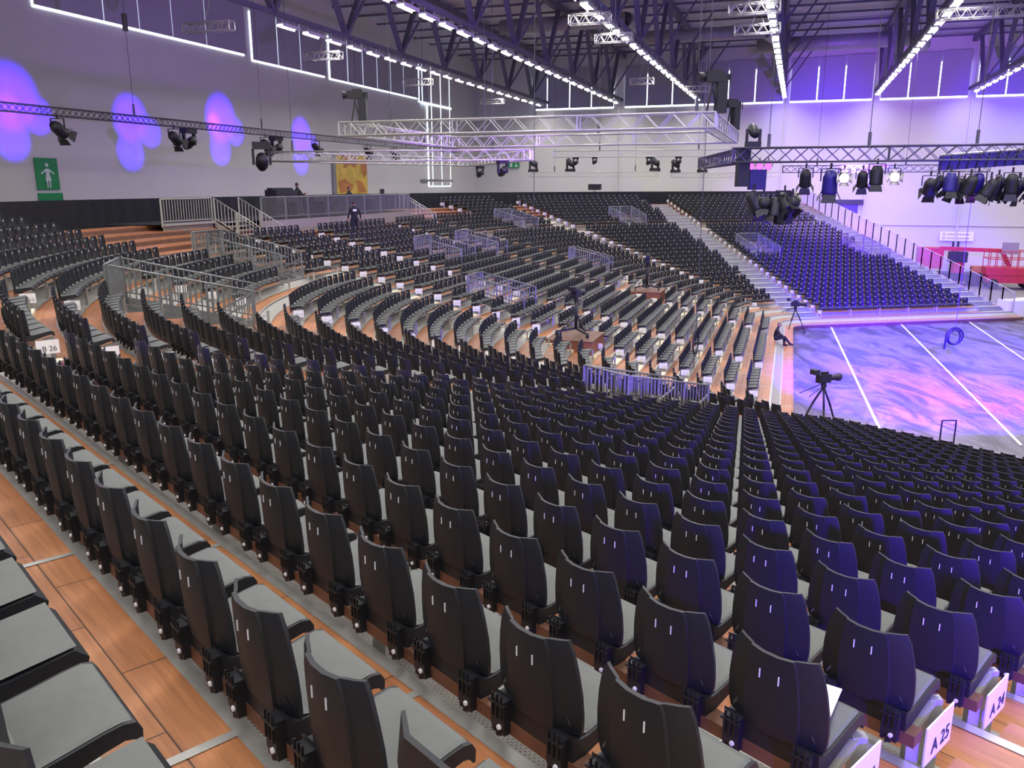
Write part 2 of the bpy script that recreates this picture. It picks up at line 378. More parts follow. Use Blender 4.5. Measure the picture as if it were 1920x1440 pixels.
    bl = MB(); bl.lathe((.012, -.042, .35), (.012, -.052, .35), [(0, .011), (.8, .010), (1, .0)], 8); out['bolt'] = (bl, 'slot')
    return out

BL = [ # start s, end s, first row, last row, letter of the sign at the start (None: no signs), sign rows
 (-11.14, -.8, 1, 29, 'A', None), (-22, -12.45, 1, 24, None, None),
 (.38, sT1(206.8)-.02, 25, 31, 'B', (25, 26)), (.38, sT1(192.6), 12, 20, None, None), (1.3, sT1(192.6), 1, 11, None, None), (.38, sT1(199.6), 21, 24, 'B', (23, 24)),
 (sT1(204), sT1(178), 25, 31, 'C', (25, 27)), (sT1(188.1), sT1(172.6), 21, 24, 'D', (21, 23)), 
 (sT1(188.1), sM(1.5), 1, 19, 'C', (9, 19)), (sT1(166.5), sM(2.2), 21, 26, None, None), 
 (sM(2.95), sM(6.9), 1, 26, 'D', (1, 26)), (sM(7.95), sM(15.2), 1, 26, 'E', (1, 26)), (sM(16.2), sT2(163.8)-.1, 1, 26, 'F', (2, 26)),
 (sT2(160.6), sT2(132.5), 3, 26, 'G', (3, 26)), (sT2(144.3), sT2(132.5), 27, 31, 'G', (28, 31)), (sT2(127.6), sT2(105.5), 3, 8, 'H', (3, 8)), (sT2(127.6), sT2(102.8), 9, 31, 'H', (9, 31)),
 (SF+1.55, SF+11.95, 1, 31, 'I', (1, 31)),
]
cam_loc = Vector((0, 0, 0)); PITCH, ROLL, FL = R(13.48), R(-.08), 1553.
def toimg(p):
    d = p.y*cos(PITCH)-p.z*sin(PITCH)
    if d < .05: return None
    y = (p.y*sin(PITCH)+p.z*cos(PITCH))/d; return 960+FL*p.x/d, 720-FL*y, d
chairs = []      # (pos, rz, row, block, index)
signs = []
for bi, (a, b, r0, r1, let, sr) in enumerate(BL):
    for r in range(r0, r1+1):
        if b > 30 and r == 22: continue
        D = Drow(r); ln = arclen(a, b, D); n = int(ln/.5+.02)
        if n < 1: continue
        if bi == 0: s = b; seq = []; # A block counts from its right hand aisle
        for i in range(n):
            s = adv(a, max(D, -2), .25+.5*i)
            if blocked(s, r, .12*(1 if 10 < s < 29 or s < 0 else .8)): continue
            if any(pa-.1 < s < pb+.1 and q0 <= r <= q1 for pa, pb, q0, q1 in PLATS): continue
            if let is None and bi == 3 and r == 20 and s > 3.3: continue
            p, t = P(s, D); chairs.append((Vector((p[0], p[1], deck(r))), math.atan2(t[1], t[0])+PI, r, bi, i+1))
        if let and (sr is None or sr[0] <= r <= sr[1]): signs.append((a, r, let))
CAMP = cam_loc
def key(c):
    q = toimg(c[0]+Vector((0, 0, .5)))
    if q is None or not (-90 < q[0] < 2010 and 250 < q[1] < 1560): return 1e9
    return q[2]
chairs.sort(key=key)
near, rest = chairs[:300], [c for c in chairs[300:] if (c[0]-CAMP).length > 1.0]
hiP = chair_parts(True); meshes = {}
for k, (mb, mk) in hiP.items(): meshes[k] = mb.mesh(k, [M[mk]], smooth=False)
for k in ('backrest',):
    meshes[k].polygons.foreach_set('use_smooth', [True]*len(meshes[k].polygons)); meshes[k].set_sharp_from_angle(angle=R(28))
proto = None
def rowphrase(r):
    if r in (24, 25, 26): return 'row A %d' % r
    if r > 26: return '%s row behind row A 26' % ORD[r-26]
    return '%s row before row A 24' % ORD[24-r]
for pos, rz, r, bi, i in near:
    side = {0: 'from the right aisle', 1: 'beyond the right aisle', 3: 'in the curved block', 4: 'past the nearest entrance opening', 5: 'in the B block'}.get(bi, 'of its block')
    lab = 'charcoal plastic chair, %s %s, %s' % (ORD[i], side, rowphrase(r))
    if bi == 2: lab = 'charcoal plastic chair, %s from the aisle in row %d of the B block' % (ORD[i], r)
    grp = {0: 'chairs of the near A block', 2: 'chairs of the B block'}.get(bi, 'chairs beyond the near A block')
    if proto is None:
        t = thing('stadium_chair', pos, lab, 'chair', grp, rz); proto = t
        for k in ('backrest', 'seat_pan', 'seat_pad', 'number_tag'): inst(k, meshes[k], t)
        for x in (-.04, .04): inst('back_slot', meshes['back_slot'], t, (x, 0, 0))
        t.children[2]['label'] = 'grey plastic seat insert'
        for x in (-.15, .15):
            br = inst('mounting_bracket', meshes['mounting_bracket'], t, (x, 0, 0)); inst('bolt', meshes['bolt'], br)
    else:
        t = copy_tree(proto); t.location = pos; t.rotation_euler = (0, 0, rz); t['label'] = lab; t['group'] = grp
# the remaining thousands of seats
lo = chair_parts(False); V = []; F = []; MI = []
for k, mi in (('backrest', 0), ('seat_pan', 0), ('seat_pad', 1), ('number_tag', 2)):
    mb = lo[k][0]; b = len(V); V += mb.v; F += [tuple(b+i for i in f) for f in mb.f]; MI += [mi]*len(mb.f)
V = np.array(V); N = len(rest); ang = np.array([c[1] for c in rest]); pos = np.array([tuple(c[0]) for c in rest])
ca, sa = np.cos(ang)[:, None], np.sin(ang)[:, None]
X = V[None, :, 0]*ca-V[None, :, 1]*sa+pos[:, 0:1]; Y = V[None, :, 0]*sa+V[None, :, 1]*ca+pos[:, 1:2]; Z = V[None, :, 2]+pos[:, 2:3]
AV = np.stack([X, Y, Z], -1).reshape(-1, 3); nv = len(V)
faces = [tuple(i+k*nv for i in f) for k in range(N) for f in F]
me = bpy.data.meshes.new('distant_chairs'); me.from_pydata(AV.tolist(), [], faces)
for k in ('shell', 'pad', 'slot'): me.materials.append(M[k])
me.polygons.foreach_set('material_index', MI*N); me.update()
o = bpy.data.objects.new('distant_chairs', me); C.objects.link(o)
tag(o, 'thousands of smaller dark plastic chairs filling the farther curved rows', 'chairs', kind='stuff')
# seat beams and posts
BN = ['the near A block', 'the block beyond the right aisle', 'the upper B block', 'the curved rows past the near block', 'the lowest curved rows', 'the middle B block', 'the upper C block', 'the short D block', 'the lower C block', 'the narrow block below the platform', 'the D signed block', 'the E signed block', 'the F signed block', 'the G signed block', 'the topmost G rows', 'the lowest H rows', 'the H signed block', 'the far I block']
for bi, (a, b, r0, r1, *_) in enumerate(BL):
    sup = thing('beam_support', (0, 0, 0), 'wooden beams on posts under the chairs of '+BN[bi], 'support', 'beam supports under the chairs')
    for r in range(r0, r1+1):
        mb = MB(); D = Drow(r)
        if b > 30 and r == 22: continue
        n = max(1, int(round(arclen(a, b, D)/.95))); ss = [a+(b-a)*i/n for i in range(n+1)]
        for i, (s0, s1) in enumerate(zip(ss[:-1], ss[1:])):
            if blocked((s0+s1)/2, r, .1) or any(pa-.3 < (s0+s1)/2 < pb+.3 and q0 <= r <= q1 for pa, pb, q0, q1 in PLATS): continue
            mb.bar(P3(s0, D-.035, deck(r)+.34), P3(s1-1e-5, D-.035, deck(r)+.34), .085, .06, 0)
            if i % 2 == 0 or i == n-1:
                for s, dd in ((s0, -.10), (s0, -.33)) if i < n-1 or n < 2 else ((s1-.05, -.10), (s1-.05, -.33)):
                    p = P3(s+.05, D+dd, deck(r)+(.10 if dd > -.2 else 0)); mb.bar(p, Vector((p.x, p.y, deck(r)+(.31 if dd > -.2 else .39))), .06, .045, 1)
                p, q = P3(s0+.05, D-.05, deck(r)+.31), P3(s0+.05, D-.34, deck(r)+.38); mb.bar(p, q, .03, .03, 1)
        if mb.f: mb.build('seat_beam', [M['beam'], M['alu']], sup)

# ------------------------------------------------------------------ row signs
cardm = MB().box((-.15, -.004, -.10), (.15, .004, .10)).mesh('card', [M['white']])
fonts = {}
for a, r, let in signs:
    D = Drow(r); k = (TURN/10*(D-EC)) if (0 <= a < 10 or 10+LM <= a < SF) else 1.
    p, t = P(a-.015/k, D-.24); rz = math.atan2(t[1], t[0])-PI/2
    q = toimg(Vector((p[0], p[1], deck(r)+.25)))
    if q is None or not (-60 < q[0] < 1980 and q[1] < 1500): continue
    if blocked(a+.3/k, r): continue
    big = let == 'A' or (let == 'B' and r > 22)
    where = {'A': 'hanging from the aisle end of its row at lower right', 'B': 'hanging from the end of the B block', 'C': 'near end of a curved row left of centre', 'D': 'on the row end just past the camera platform' if r < 21 else 'on a row end below the desk platform', 'E': 'on the row end in the middle block', 'F': 'row end in the block before the far bend', 'G': 'on the row end at the far bend', 'H': 'on the row end beyond the far bend', 'I': 'on the left row end of the far block'}[let]
    lab = ('white card reading %s %d ' % (let, r) if big else 'small white card, %s row up, ' % ORD[r])+where
    s = thing('row_sign', (p[0], p[1], deck(r)+.27), lab, 'sign', 'white row number cards on the row ends', rz)
    inst('card', cardm, s)
    kk = (let, r)
    if kk not in fonts:
        tcv = bpy.data.curves.new('lettering', 'FONT'); tcv.body = '%s %d' % (let, r); tcv.size = .105; tcv.align_x = 'CENTER'; tcv.align_y = 'CENTER'; tcv.extrude = .001; tcv.materials.append(M['ink' if big else 'greyink'])
        to = bpy.data.objects.new('tmp', tcv); C.objects.link(to); fonts[kk] = bpy.data.meshes.new_from_object(to.evaluated_get(bpy.context.evaluated_depsgraph_get())); fonts[kk].name = 'lettering'; bpy.data.objects.remove(to)
    o = bpy.data.objects.new('lettering', fonts[kk]); C.objects.link(o); o.parent = s; o.location = (.02, -.006, -.03); o.rotation_euler = (PI/2, 0, 0)

# ------------------------------------------------------------------ railings
def rail(name, a, b, h, label, group=None, gap=.13, m='steel', skirt=0., kick=True, postgap=1.3, bar=.012, parent=None, cat='railing'):
    a = Vector(a); b = Vector(b); t = thing(name, a, label, cat, group); d = b-a; ln = d.xy.length; up = Vector((0, 0, 1)); mt = M[m]
    MB().tube((0, 0, h), d+up*h, .024, 8).build('handrail', mt, t, True)
    MB().bar(up*.13, d+up*.13, .03, .04).build('bottom_rail', mt, t)
    n = max(1, round(ln/postgap))
    for i in range(n+1):
        p = d*(i/n); MB().bar(p+up*(-.1-skirt*.2), p+up*h, .055, .055).build('post', mt, t)
    k = max(2, int(ln/gap)); mb = MB()
    for i in range(1, k):
        p = d*(i/k); mb.bar(p+up*.13, p+up*h, bar*2, bar*2)
    mb.build('bars', mt, t)
    if skirt: 
        mb = MB(); mb.box((0, 0, 0), (1, 1, 1)); mb = MB(); sd = d.cross(up).normalized()*.01
        q = [sd*-1, d-sd, d-sd-up*skirt, -sd-up*skirt]; q2 = [x+sd*2 for x in q]
        mb.face(q); mb.face(q2[::-1]); 
        for i in range(4): mb.face([q[i], q[(i+1) % 4], q2[(i+1) % 4], q2[i]])
        mb.build('side_panel', mt, t)
    return t
for a, b, r0, r1, ph in VOMS:
    D0, D1 = Drow(r0)-.81, Drow(r1)+.02; z0, z1 = deck(r0)-.02, deck(r1+1)-.05
    rail('guard_rail', P3(a, D1, z1), P3(b, D1, z1), 1.0, 'level guard rail at the back of the '+ph, 'guard rails around the entrance openings', skirt=.2)
    rail('guard_rail', P3(a, D1-.09, z1-.02), P3(a, D0, z0), 1.0, 'sloping side rail, left side of the '+ph, 'guard rails around the entrance openings', skirt=.55, postgap=1.)
    rail('guard_rail', P3(b, D1-.09, z1-.02), P3(b, D0, z0), 1.0, 'sloping side rail, right side of the '+ph, 'guard rails around the entrance openings', skirt=.55, postgap=1.)
    st = thing('entrance_stair', P3((a+b)/2, D0, z0), 'metal stair inside the '+ph, 'stair', 'metal stairs in the entrance openings')
    o_ = P3((a+b)/2, D0, z0)
    mb = MB(); n = 9
    for i in range(n):
        d0 = D0+(D1-D0+.9)*i/n; zz = z0-.2*i
        mb.face([P3(a, d0, zz)-o_, P3(b, d0, zz)-o_, P3(b, d0+.36, zz)-o_, P3(a, d0+.36, zz)-o_]); mb.face([P3(a, d0, zz)-o_, P3(b, d0, zz)-o_, P3(b, d0, zz-.05)-o_, P3(a, d0, zz-.05)-o_])
    mb.build('steps', M['plate'], st)
    for s in (a, b):
        MB().bar(P3(s, D0, z0+.0)-o_, P3(s, D1+.9, z0-1.9)-o_, .05, .28).build('stringer', M['alu'], st)
        MB().bar(P3(s, D0, z0+.75)-o_, P3(s, D1, z0-.85)-o_, .04, .05).build('stair_handrail', M['steel'], st)
    mb = MB(); q = [P3(a, D1+1., z1-3)-o_, P3(b, D1+1., z1-3)-o_, P3(b, D1+1., z1-.1)-o_, P3(a, D1+1., z1-.1)-o_]; mb.face(q)
    mb.build('dark_void_sheet', M['blackcloth'], st)  # black sheet added to make the void behind the stair dark

# ------------------------------------------------------------------ black backdrop round the top of the stand
mb = MB(); DB = Drow(31)+1.3
ss = [-22+2*i for i in range(11)]+[i*.5 for i in range(20)]+[10+i*2 for i in range(10)]+[10+LM+i*.5 for i in range(20)]+[SF+3*i for i in range(5)]+[SF+14.0]
for a, b in zip(ss[:-1], ss[1:]):
    for i in range(4):
        q0, q1 = a+(b-a)*i/4, a+(b-a)*(i+1)/4; w0, w1 = .05*(i % 2), .05*((i+1) % 2)
        mb.face([P3(q0, DB+w0, deck(27)), P3(q1-1e-6, DB+w1, deck(27)), P3(q1-1e-6, DB+w1, -.52), P3(q0, DB+w0, -.52)])
o = mb.build('black_backdrop', M['blackcloth']); tag(o, 'long black cloth wall closing the top of the grandstand all round', 'curtain')

# ------------------------------------------------------------------ hall shell
def plane(name, pts, m, kind='structure'):
    mb = MB(); mb.face(pts); o = mb.build(name, m); o['kind'] = kind; return o
QL, PF, ROOF = -32., 83.5, 12.4
plane('floor', [HP(-12, -34, FLOOR-.01), HP(90, -34, FLOOR-.01), HP(90, 52, FLOOR-.01), HP(-12, 52, FLOOR-.01)][::-1], M['concrete'])
# foil over the arena floor, cut to the front of the stand
mb = MB()
pts = [P3(s, -T-.83, FLOOR) for s in [-16, -8, 0, 2.5, 5, 7.5, 10, 10+LM/2, 10+LM, 12+LM+.5, 15+LM, 17.5+LM, SF, SF+6, SF+13]]
pts += [HP(62, 24, FLOOR), HP(28, 28, FLOOR)]
mb.face(pts[::-1]); o = mb.build('floor_foil', M['floor']); tag(o, 'crumpled glossy protective foil covering the arena floor', 'floor cover')
for i, (x0, y0, x1, y1, ph) in enumerate([(18.29, 47.08, 11.93, 25.57, 'nearest the middle seats'), (22.64, 47.89, 15.73, 24.45, 'in the middle'), (26.96, 48.52, 20.5, 27.2, 'furthest right')]):
    mb = MB(); mb.bar((x0, y0, FLOOR+.006), (x1, y1, FLOOR+.006), .09, .008); o = mb.build('floor_tape', M['tape']); tag(o, 'long white tape line on the arena floor, the one '+ph, 'tape', 'tape lines on the arena floor')
plane('wall_left', [HP(-12, QL, FLOOR), HP(PF, QL, FLOOR), HP(PF, QL, ROOF), HP(-12, QL, ROOF)], M['wall_l'])
plane('wall_far', [HP(PF, QL, FLOOR), HP(PF, 52, FLOOR), HP(PF, 52, ROOF), HP(PF, QL, ROOF)], M['wall_f'])
plane('ceiling', [HP(-12, QL, ROOF), HP(PF, QL, ROOF), HP(PF, 52, ROOF), HP(-12, 52, ROOF)], M['roof'])
def hb(mb, p0, q0, z0, p1, q1, z1, mi=0):   # box in hall frame
    A = [HP(p, q, z) for z in (z0, z1) for p, q in ((p0, q0), (p1, q0), (p1, q1), (p0, q1))]; b = len(mb.v); mb.v += [tuple(x) for x in A]
    for q in ((0,3,2,1),(4,5,6,7),(0,1,5,4),(1,2,6,5),(2,3,7,6),(3,0,4,7)): mb.f.append(tuple(b+i for i in q)); mb.m.append(mi)
    return mb
# clerestory windows: bright panes behind black-out boards with gaps
tn = 0
def window_far(n, q0, q1, gaps):
    w = bpy.data.objects.new('window_%d' % n, None); C.objects.link(w); w['kind'] = 'structure'; w.location = HP(PF, (q0+q1)/2, 7.3)
    def loc(o): o.location = -w.location
    o = hb(MB(), PF-.04, q0, 7.3, PF-.02, q1, 10.3).build('pane', M['day'], w); loc(o)
    e = [q0]+gaps+[q1]
    for a, b in zip(e[:-1], e[1:]):
        h = 10.3+random.uniform(-.15, .05)
        o = hb(MB(), PF-.20, a+(.0 if a == q0 else .055), 7.44, PF-.14, b-(.0 if b == q1 else .055), h+.9).build('blackout_board', M['board'], w); loc(o)
qs = [(-25.8, -17.6, [-24.3, -22., -19.8]), (-16.5, -8.9, [-14.35, -11.95, -9.75]), (-8.9, -1.9, [-6.8, -4.4]), (-1.3, 5.6, [1.0, 3.27]), (6.3, 13.2, [8.5, 10.9]), (13.9, 20.9, [16.05, 18.4]), (21.6, 28.6, [23.9, 26.2])]
for i, (a, b, g) in enumerate(qs): window_far(i+1, a, b, g)
def window_left(n, p0, p1, z0, z1, gaps, wd=.09, mid=None, board='girder'):
    w = bpy.data.objects.new('window_%d' % n, None); C.objects.link(w); w['kind'] = 'structure'; w.location = HP((p0+p1)/2, QL, z0)
    o = hb(MB(), p0, QL+.02, z0, p1, QL+.04, z1).build('pane', M['day'], w); o.location = -w.location
    e = [p0]+gaps+[p1]; bb = MB()
    for a, b in zip(e[:-1], e[1:]): hb(bb, a+(0 if a == p0 else wd), QL+.14, z0+.09, b-(0 if b == p1 else wd), QL+.2, (mid or z1+.3))
    if board: o = bb.build('blackout_board', M['wall_l' if n == 11 else 'board'], w); o.location = -w.location  # tall corner window: boards painted paler to stand in for its daylit pane
window_left(8, 30., 44.9, 7.55, 10.2, [33.9, 36.2, 38.6, 41.3], .035)
window_left(9, 45.6, 54.0, 7.35, 10.2, [48.2, 50.8], .05)
window_left(10, 54.6, 69.2, 7.3, 10.2, [57., 59.3, 61.6, 63.9, 66.3], .06)
window_left(11, 71.2, 76.5, -.1, 10.2, [71.9, 74.0, 76.1], .10)
window_left(12, 69.5, 71.2, 7.1, 10.2, [70.0], .12)
bb = hb(MB(), 70., QL+.2, 7.0, 76.4, QL+.26, 7.16).build('window_13', M['day']); bb['kind'] = 'structure'
bb = hb(MB(), 69.5, QL+.1, .35, 76.6, QL+.2, .55).build('trim_1', M['frame']); bb['kind'] = 'structure'
# far wall details
for i, q in enumerate([-17.05, -8.9, -1.6, 5.8, 13.6, 21.2]):
    mb = MB(); mb.tube(HP(PF-.25, q, FLOOR), HP(PF-.25, q, ROOF), .09, 8); o = mb.build('trim_%d' % (i+2), M['wall_f']); o['kind'] = 'structure'
mb = MB(); hb(mb, PF-.06, QL, -3.6, PF, 52, -3.55); o = mb.build('trim_8', M['fascia']); o['kind'] = 'structure'
# gate with black header in the far wall
g = thing('gateway', HP(PF-.4, 3.85, FLOOR), 'dark open gateway with black header in the far wall beside the fence top', 'gate')
o = hb(MB(), PF-.5, 2.1, -1.75, PF-.1, 5.7, -1.3).build('header', M['black'], g); o.location = -g.location
o = hb(MB(), PF-.15, 2.3, FLOOR, PF-.1, 5.3, -1.75).build('curtain', M['litb'], g); o.location = -g.location  # sheet coloured dark blue for the darkness seen through the opening
# ------------------------------------------------------------------ signs on the walls
def wl(p, z, off=.05): return HP(p, QL+off, z)
s = thing('toilet_sign', wl(29.6, -.6), 'tall green wall sign with white standing figure on the left wall', 'sign')
def add(o): o.location = -s.location; return o
add(hb(MB(), 29.05, QL+.03, -.16, 30.25, QL+.08, 1.22).build('sign_panel', M['green'], s))
add(hb(MB(), 29.05, QL+.03, -1.2, 30.35, QL+.08, -.30).build('lower_panel', M['green'], s))
mb = MB(); px, z0 = 29.65, -.10
mb.lathe(wl(px, 1.02-.12+.02, .085), wl(px, 1.02-.12+.02, .10), [(0, .085), (1, .085), (1, 0)], 14)
def flat(pp, off0=.082, off1=.10):
    a = [wl(px+x, z0+z, off1) for x, z in pp]; mb.face(a)
flat([(-.09, .86), (.09, .86), (.10, .60), (.17, .33), (-.17, .33), (-.10, .60)])
for sx in (-1, 1):
    flat([(sx*.08, .86), (sx*.36, .66), (sx*.34, .60), (sx*.08, .76)]); flat([(sx*.03, .33), (sx*.11, .33), (sx*.10, .02), (sx*.04, .02)])
add(mb.build('figure_pictogram', M['signwhite'], s))
s = thing('wall_banner', wl(57, -.6), 'large yellow and orange printed banner on the left wall behind the sound desk', 'banner')
add(hb(MB(), 54.75, QL+.05, -.6, 59.45, QL+.12, 2.25).build('banner_print', M['yellow'], s)); 
mb = MB(); hb(mb, 54.3, QL+.03, -.6, 54.75, QL+.14, 2.3); add(mb.build('edge_frame', M['frame'], s))
mb = MB()
for pg in (((55.6, 2.2), (57.0, 2.25), (58.2, 1.9), (57.6, 1.3), (56.6, 1.5), (55.9, 1.2)), ((58.4, 1.9), (59.3, 2.0), (59.4, .9), (58.9, .6), (58.5, 1.1)), ((55.0, .3), (56.0, .5), (57.2, .0), (56.8, -.4), (55.2, -.5)), ((57.6, .4), (58.6, .3), (59.2, -.5), (57.9, -.5))):
    mb.face([wl(a, b, .14) for a, b in pg][::-1])
add(mb.build('printed_shape', M['orange'], s))
s = thing('exit_sign', HP(PF-.2, -27.8, 2.0), 'small green exit sign high on the far wall left of centre', 'sign')
add(hb(MB(), PF-.25, -28.4, 1.75, PF-.18, -27.2, 2.3).build('sign_panel', M['green'], s))
mb = MB(); hb(mb, PF-.27, -28.2, 1.85, PF-.25, -27.95, 2.2); hb(mb, PF-.27, -27.7, 1.85, PF-.25, -27.35, 1.98); hb(mb, PF-.27, -27.6, 1.98, PF-.25, -27.5, 2.2); add(mb.build('pictogram', M['signwhite'], s))
s = thing('hall_sign', HP(PF-.2, 13.7, -4.4), 'white rectangular information board on the far wall above the red lifts', 'sign')
add(hb(MB(), PF-.25, 12.3, -4.85, PF-.18, 15.0, -4.05).build('board', M['white'], s))
mb = MB()
for z in (-4.28, -4.62):
    mb.lathe(HP(PF-.255, 12.62, z), HP(PF-.27, 12.62, z), [(0, .12), (1, .12), (1, .07)], 12)
    for j in range(9): hb(mb, PF-.27, 12.9+j*.2, z-.05, PF-.255, 13.04+j*.2, z+.06)
add(mb.build('printed_lines', M['greyink'], s))
mb = MB(); hb(mb, PF-.5, 13.35, FLOOR, PF-.4, 13.5, -4.9); hb(mb, PF-.5, 13.75, FLOOR, PF-.4, 13.9, -4.9)
for j in range(8): hb(mb, PF-.5, 13.4, FLOOR+.3*j, PF-.44, 13.85, FLOOR+.3*j+.06)
o = mb.build('wall_ladder', M['black']); tag(o, 'dark vertical ladder on the far wall below the information board', 'ladder')

# ------------------------------------------------------------------ roof: girders, purlins, ducts, lamps
LQ = [-24.2+7.5*k for k in range(8)]
for gi, q in enumerate(LQ):
    t = thing('roof_girder', HP(30, q, 7.8), 'dark lattice roof girder above the %s lamp row from left' % ORD[gi+1], 'girder', 'lattice roof girders')
    L_ = t.location
    mb = MB(); mb.bar(HP(-8, q, 8.0)-L_, HP(PF, q, 8.0)-L_, .22, .22); mb.bar(HP(-8, q, ROOF-.4)-L_, HP(PF, q, ROOF-.4)-L_, .4, .4); mb.build('chord', M['girder'], t)
    mb = MB(); p = 2.
    while p < 82:
        mb.bar(HP(p, q, 8.)-L_, HP(p-2.8, q, ROOF-.4)-L_, .28, .22); mb.bar(HP(p, q, 8.)-L_, HP(p+2.8, q, ROOF-.4)-L_, .28, .22)
        mb.bar(HP(p, q, 8.)-L_, HP(p, q+2.7, ROOF-.4)-L_, .12, .12)
        p += 6.9
    mb.build('bracing', M['girder'], t)
for i in range(22):
    p = 12+i*3.35; mb = MB(); mb.bar(HP(p, QL, ROOF-.2), HP(p, 45, ROOF-.2), .10, .14); o = mb.build('trim_%d' % (20+i), M['girder']); o['kind'] = 'structure'
for i, (p, q0, q1, z, rr, ph) in enumerate([(74, -4, 8, 10.9, .55, 'above the far block'), (60, -21, -12, 11., .5, 'above the far bend of seats'), (52, 9, 22, 10.8, .5, 'at upper right'), (66, -14, -3, 10.7, .45, 'near the far windows')]):
    t = thing('air_duct', HP(p, (q0+q1)/2, z), 'round grey ventilation duct under the roof '+ph, 'duct', 'round ventilation ducts')
    L_ = t.location; MB().tube(HP(p, q0, z)-L_, HP(p, q1, z)-L_, rr, 14).build('pipe', M['duct'], t, True)
    MB().lathe(HP(p, q1, z)-L_, HP(p+3, q1+.6, z-.1)-L_, [(0, rr), (.15, rr*1.04), (1, rr*.95)], 14).build('bend', M['duct'], t, True)
for i, (p, q) in enumerate([(36, -22.5), (43.5, -21.5), (50, -20.8), (33, -13.5)]):
    o = hb(MB(), p, q, ROOF-.28, p+4.5, q+1.3, ROOF-.22).build('window_%d' % (20+i), M['sky']); o['kind'] = 'structure'
tubem = MB(); tubem.box((-.78, -.17, .01), (.78, .17, .09), 0); tubem.box((-.78, -.185, -.085), (.78, -.17, .09), 0); tubem.box((-.78, .17, -.085), (.78, .185, .09), 0); tubem.tube((-.5, 0, .09), (-.5, 0, .36), .02, 5); tubem.tube((.5, 0, .09), (.5, 0, .36), .02, 5)
diff = MB(); diff.face([(-.75, -.13, .0), (.75, -.13, .0), (.75, .13, .0), (-.75, .13, .0)][::-1])
hm, dm = tubem.mesh('housing', [M['roofwhite']]), diff.mesh('diffuser', [M['tube']])
proto = None
for k, q in enumerate(LQ):
    p = 31.-2.25*18; j = 0
    while p < 82.5:
        if (k >= 6 and 30 < p < 50) or (k == 0 and 24 < p < 37): p += 2.25; continue
        j += p > 30.9; L_ = HP(p, q, 7.55); lab = ('lit white tube lamp, %s from near end in lamp row %d from left' % (ORD[j], k+1)) if j else 'lit white tube lamp hanging overhead'
        if proto is None:
            proto = thing('tube_lamp', L_, lab, 'lamp', 'rows of roof tube lamps', AX); inst('housing', hm, proto); inst('diffuser', dm, proto)
        else:
            c = copy_tree(proto); c.location = L_; c['label'] = lab
        p += 2.25
        
# ------------------------------------------------------------------ trusses
def truss(name, a, b, w, h, m, label, group=None, step=.55, r=.025, cross=False, cat='truss'):
    a = Vector(a); b = Vector(b); t = thing(name, a, label, cat, group); d = b-a; up = Vector((0, 0, h)); sd = d.cross(Vector((0, 0, 1))).normalized()*w
    mb = MB()
    cs = [Vector((0, 0, 0)), up, sd, sd+up]
    for c in cs: mb.tube(c, c+d, r, 6)
    mb.build('chords', M[m], t, True); mb = MB(); n = max(2, int(d.length/step))
    for i in range(n):
        p, q = d*(i/n), d*((i+1)/n); md = (p+q)/2
        for base in (Vector((0, 0, 0)), sd):
            mb.tube(p+base, md+base+up, r*.5, 4, cap=False); mb.tube(md+base+up, q+base, r*.5, 4, cap=False)
            if cross: mb.tube(p+base+up, md+base, r*.5, 4, cap=False); mb.tube(md+base, q+base+up, r*.5, 4, cap=False)
        for base in (Vector((0, 0, 0)), up): mb.tube(p+base, md+base+sd, r*.5, 4, cap=False); mb.tube(md+base+sd, q+base, r*.5, 4, cap=False)
        if i % 5 == 0: mb.tube(p, p+up, r*.7, 4); mb.tube(p+sd, p+sd+up, r*.7, 4)
    for p in (Vector((0,0,0)), d): mb.tube(p, p+up, r, 4); mb.tube(p+sd, p+sd+up, r, 4); mb.tube(p, p+sd, r, 4); mb.tube(p+up, p+sd+up, r, 4)
    mb.build('bracing', M[m], t); return t
G = 'silver box trusses hung over the seats'
truss('lighting_truss', HP(25.8, -14.6, 1.62), HP(25.8, -2.4, 1.62), .4, .42, 'trussm', 'long silver box truss, front side of the large frame at top centre', G, .8, .03)
truss('lighting_truss', HP(35.0, -14.6, 1.62), HP(35.0, -2.4, 1.62), .4, .42, 'trussm', 'silver box truss, rear side of the large frame at top centre', G, .8, .03)
truss('lighting_truss', HP(26.2, -14.6, 1.62), HP(35.0, -14.6, 1.62), .4, .42, 'trussm', 'silver box truss, left side of the large frame at top centre', G, .8, .03)
truss('lighting_truss', HP(26.2, -2.8, 1.62), HP(35.0, -2.8, 1.62), .4, .42, 'trussm', 'silver box truss, right return of the large frame below the tall lamp', G, .8, .03)
truss('lighting_truss', HP(33.6, -23.0, 1.08), HP(35.6, -11.1, 1.08), .4, .42, 'trussm', 'silver box truss, front side of the lower frame left of centre', G, .8, .03)
truss('lighting_truss', HP(34.0, -22.8, 1.08), HP(46.2, -18.0, 1.1), .4, .40, 'trussm', 'silver box truss running away from the left corner of the lower frame', G, .8, .03)
truss('lighting_truss', HP(46.4, -18.0, 1.1), HP(35.9, -11.1, 1.08), .4, .4, 'trussm', 'silver box truss closing the lower frame on its right', G, .8, .03)
truss('lighting_truss', HP(53, -15.0, 1.75), HP(54.5, -3.3, 1.75), .35, .38, 'trussm', 'pale box truss behind the large frame, level with the far wall top', G, .8)
truss('lighting_truss', HP(70.5, -22., .72), HP(70.5, -11., .72), .4, .38, 'trussm', 'small distant silver truss over the far bend of seats, the left one', G, .8)
truss('lighting_truss', HP(75.5, -10.6, .68), HP(75.5, -1.5, .68), .4, .36, 'trussm', 'small distant silver truss over the far bend of seats, the right one', G, .8)
G2 = 'dark trusses carrying the stage lamps'
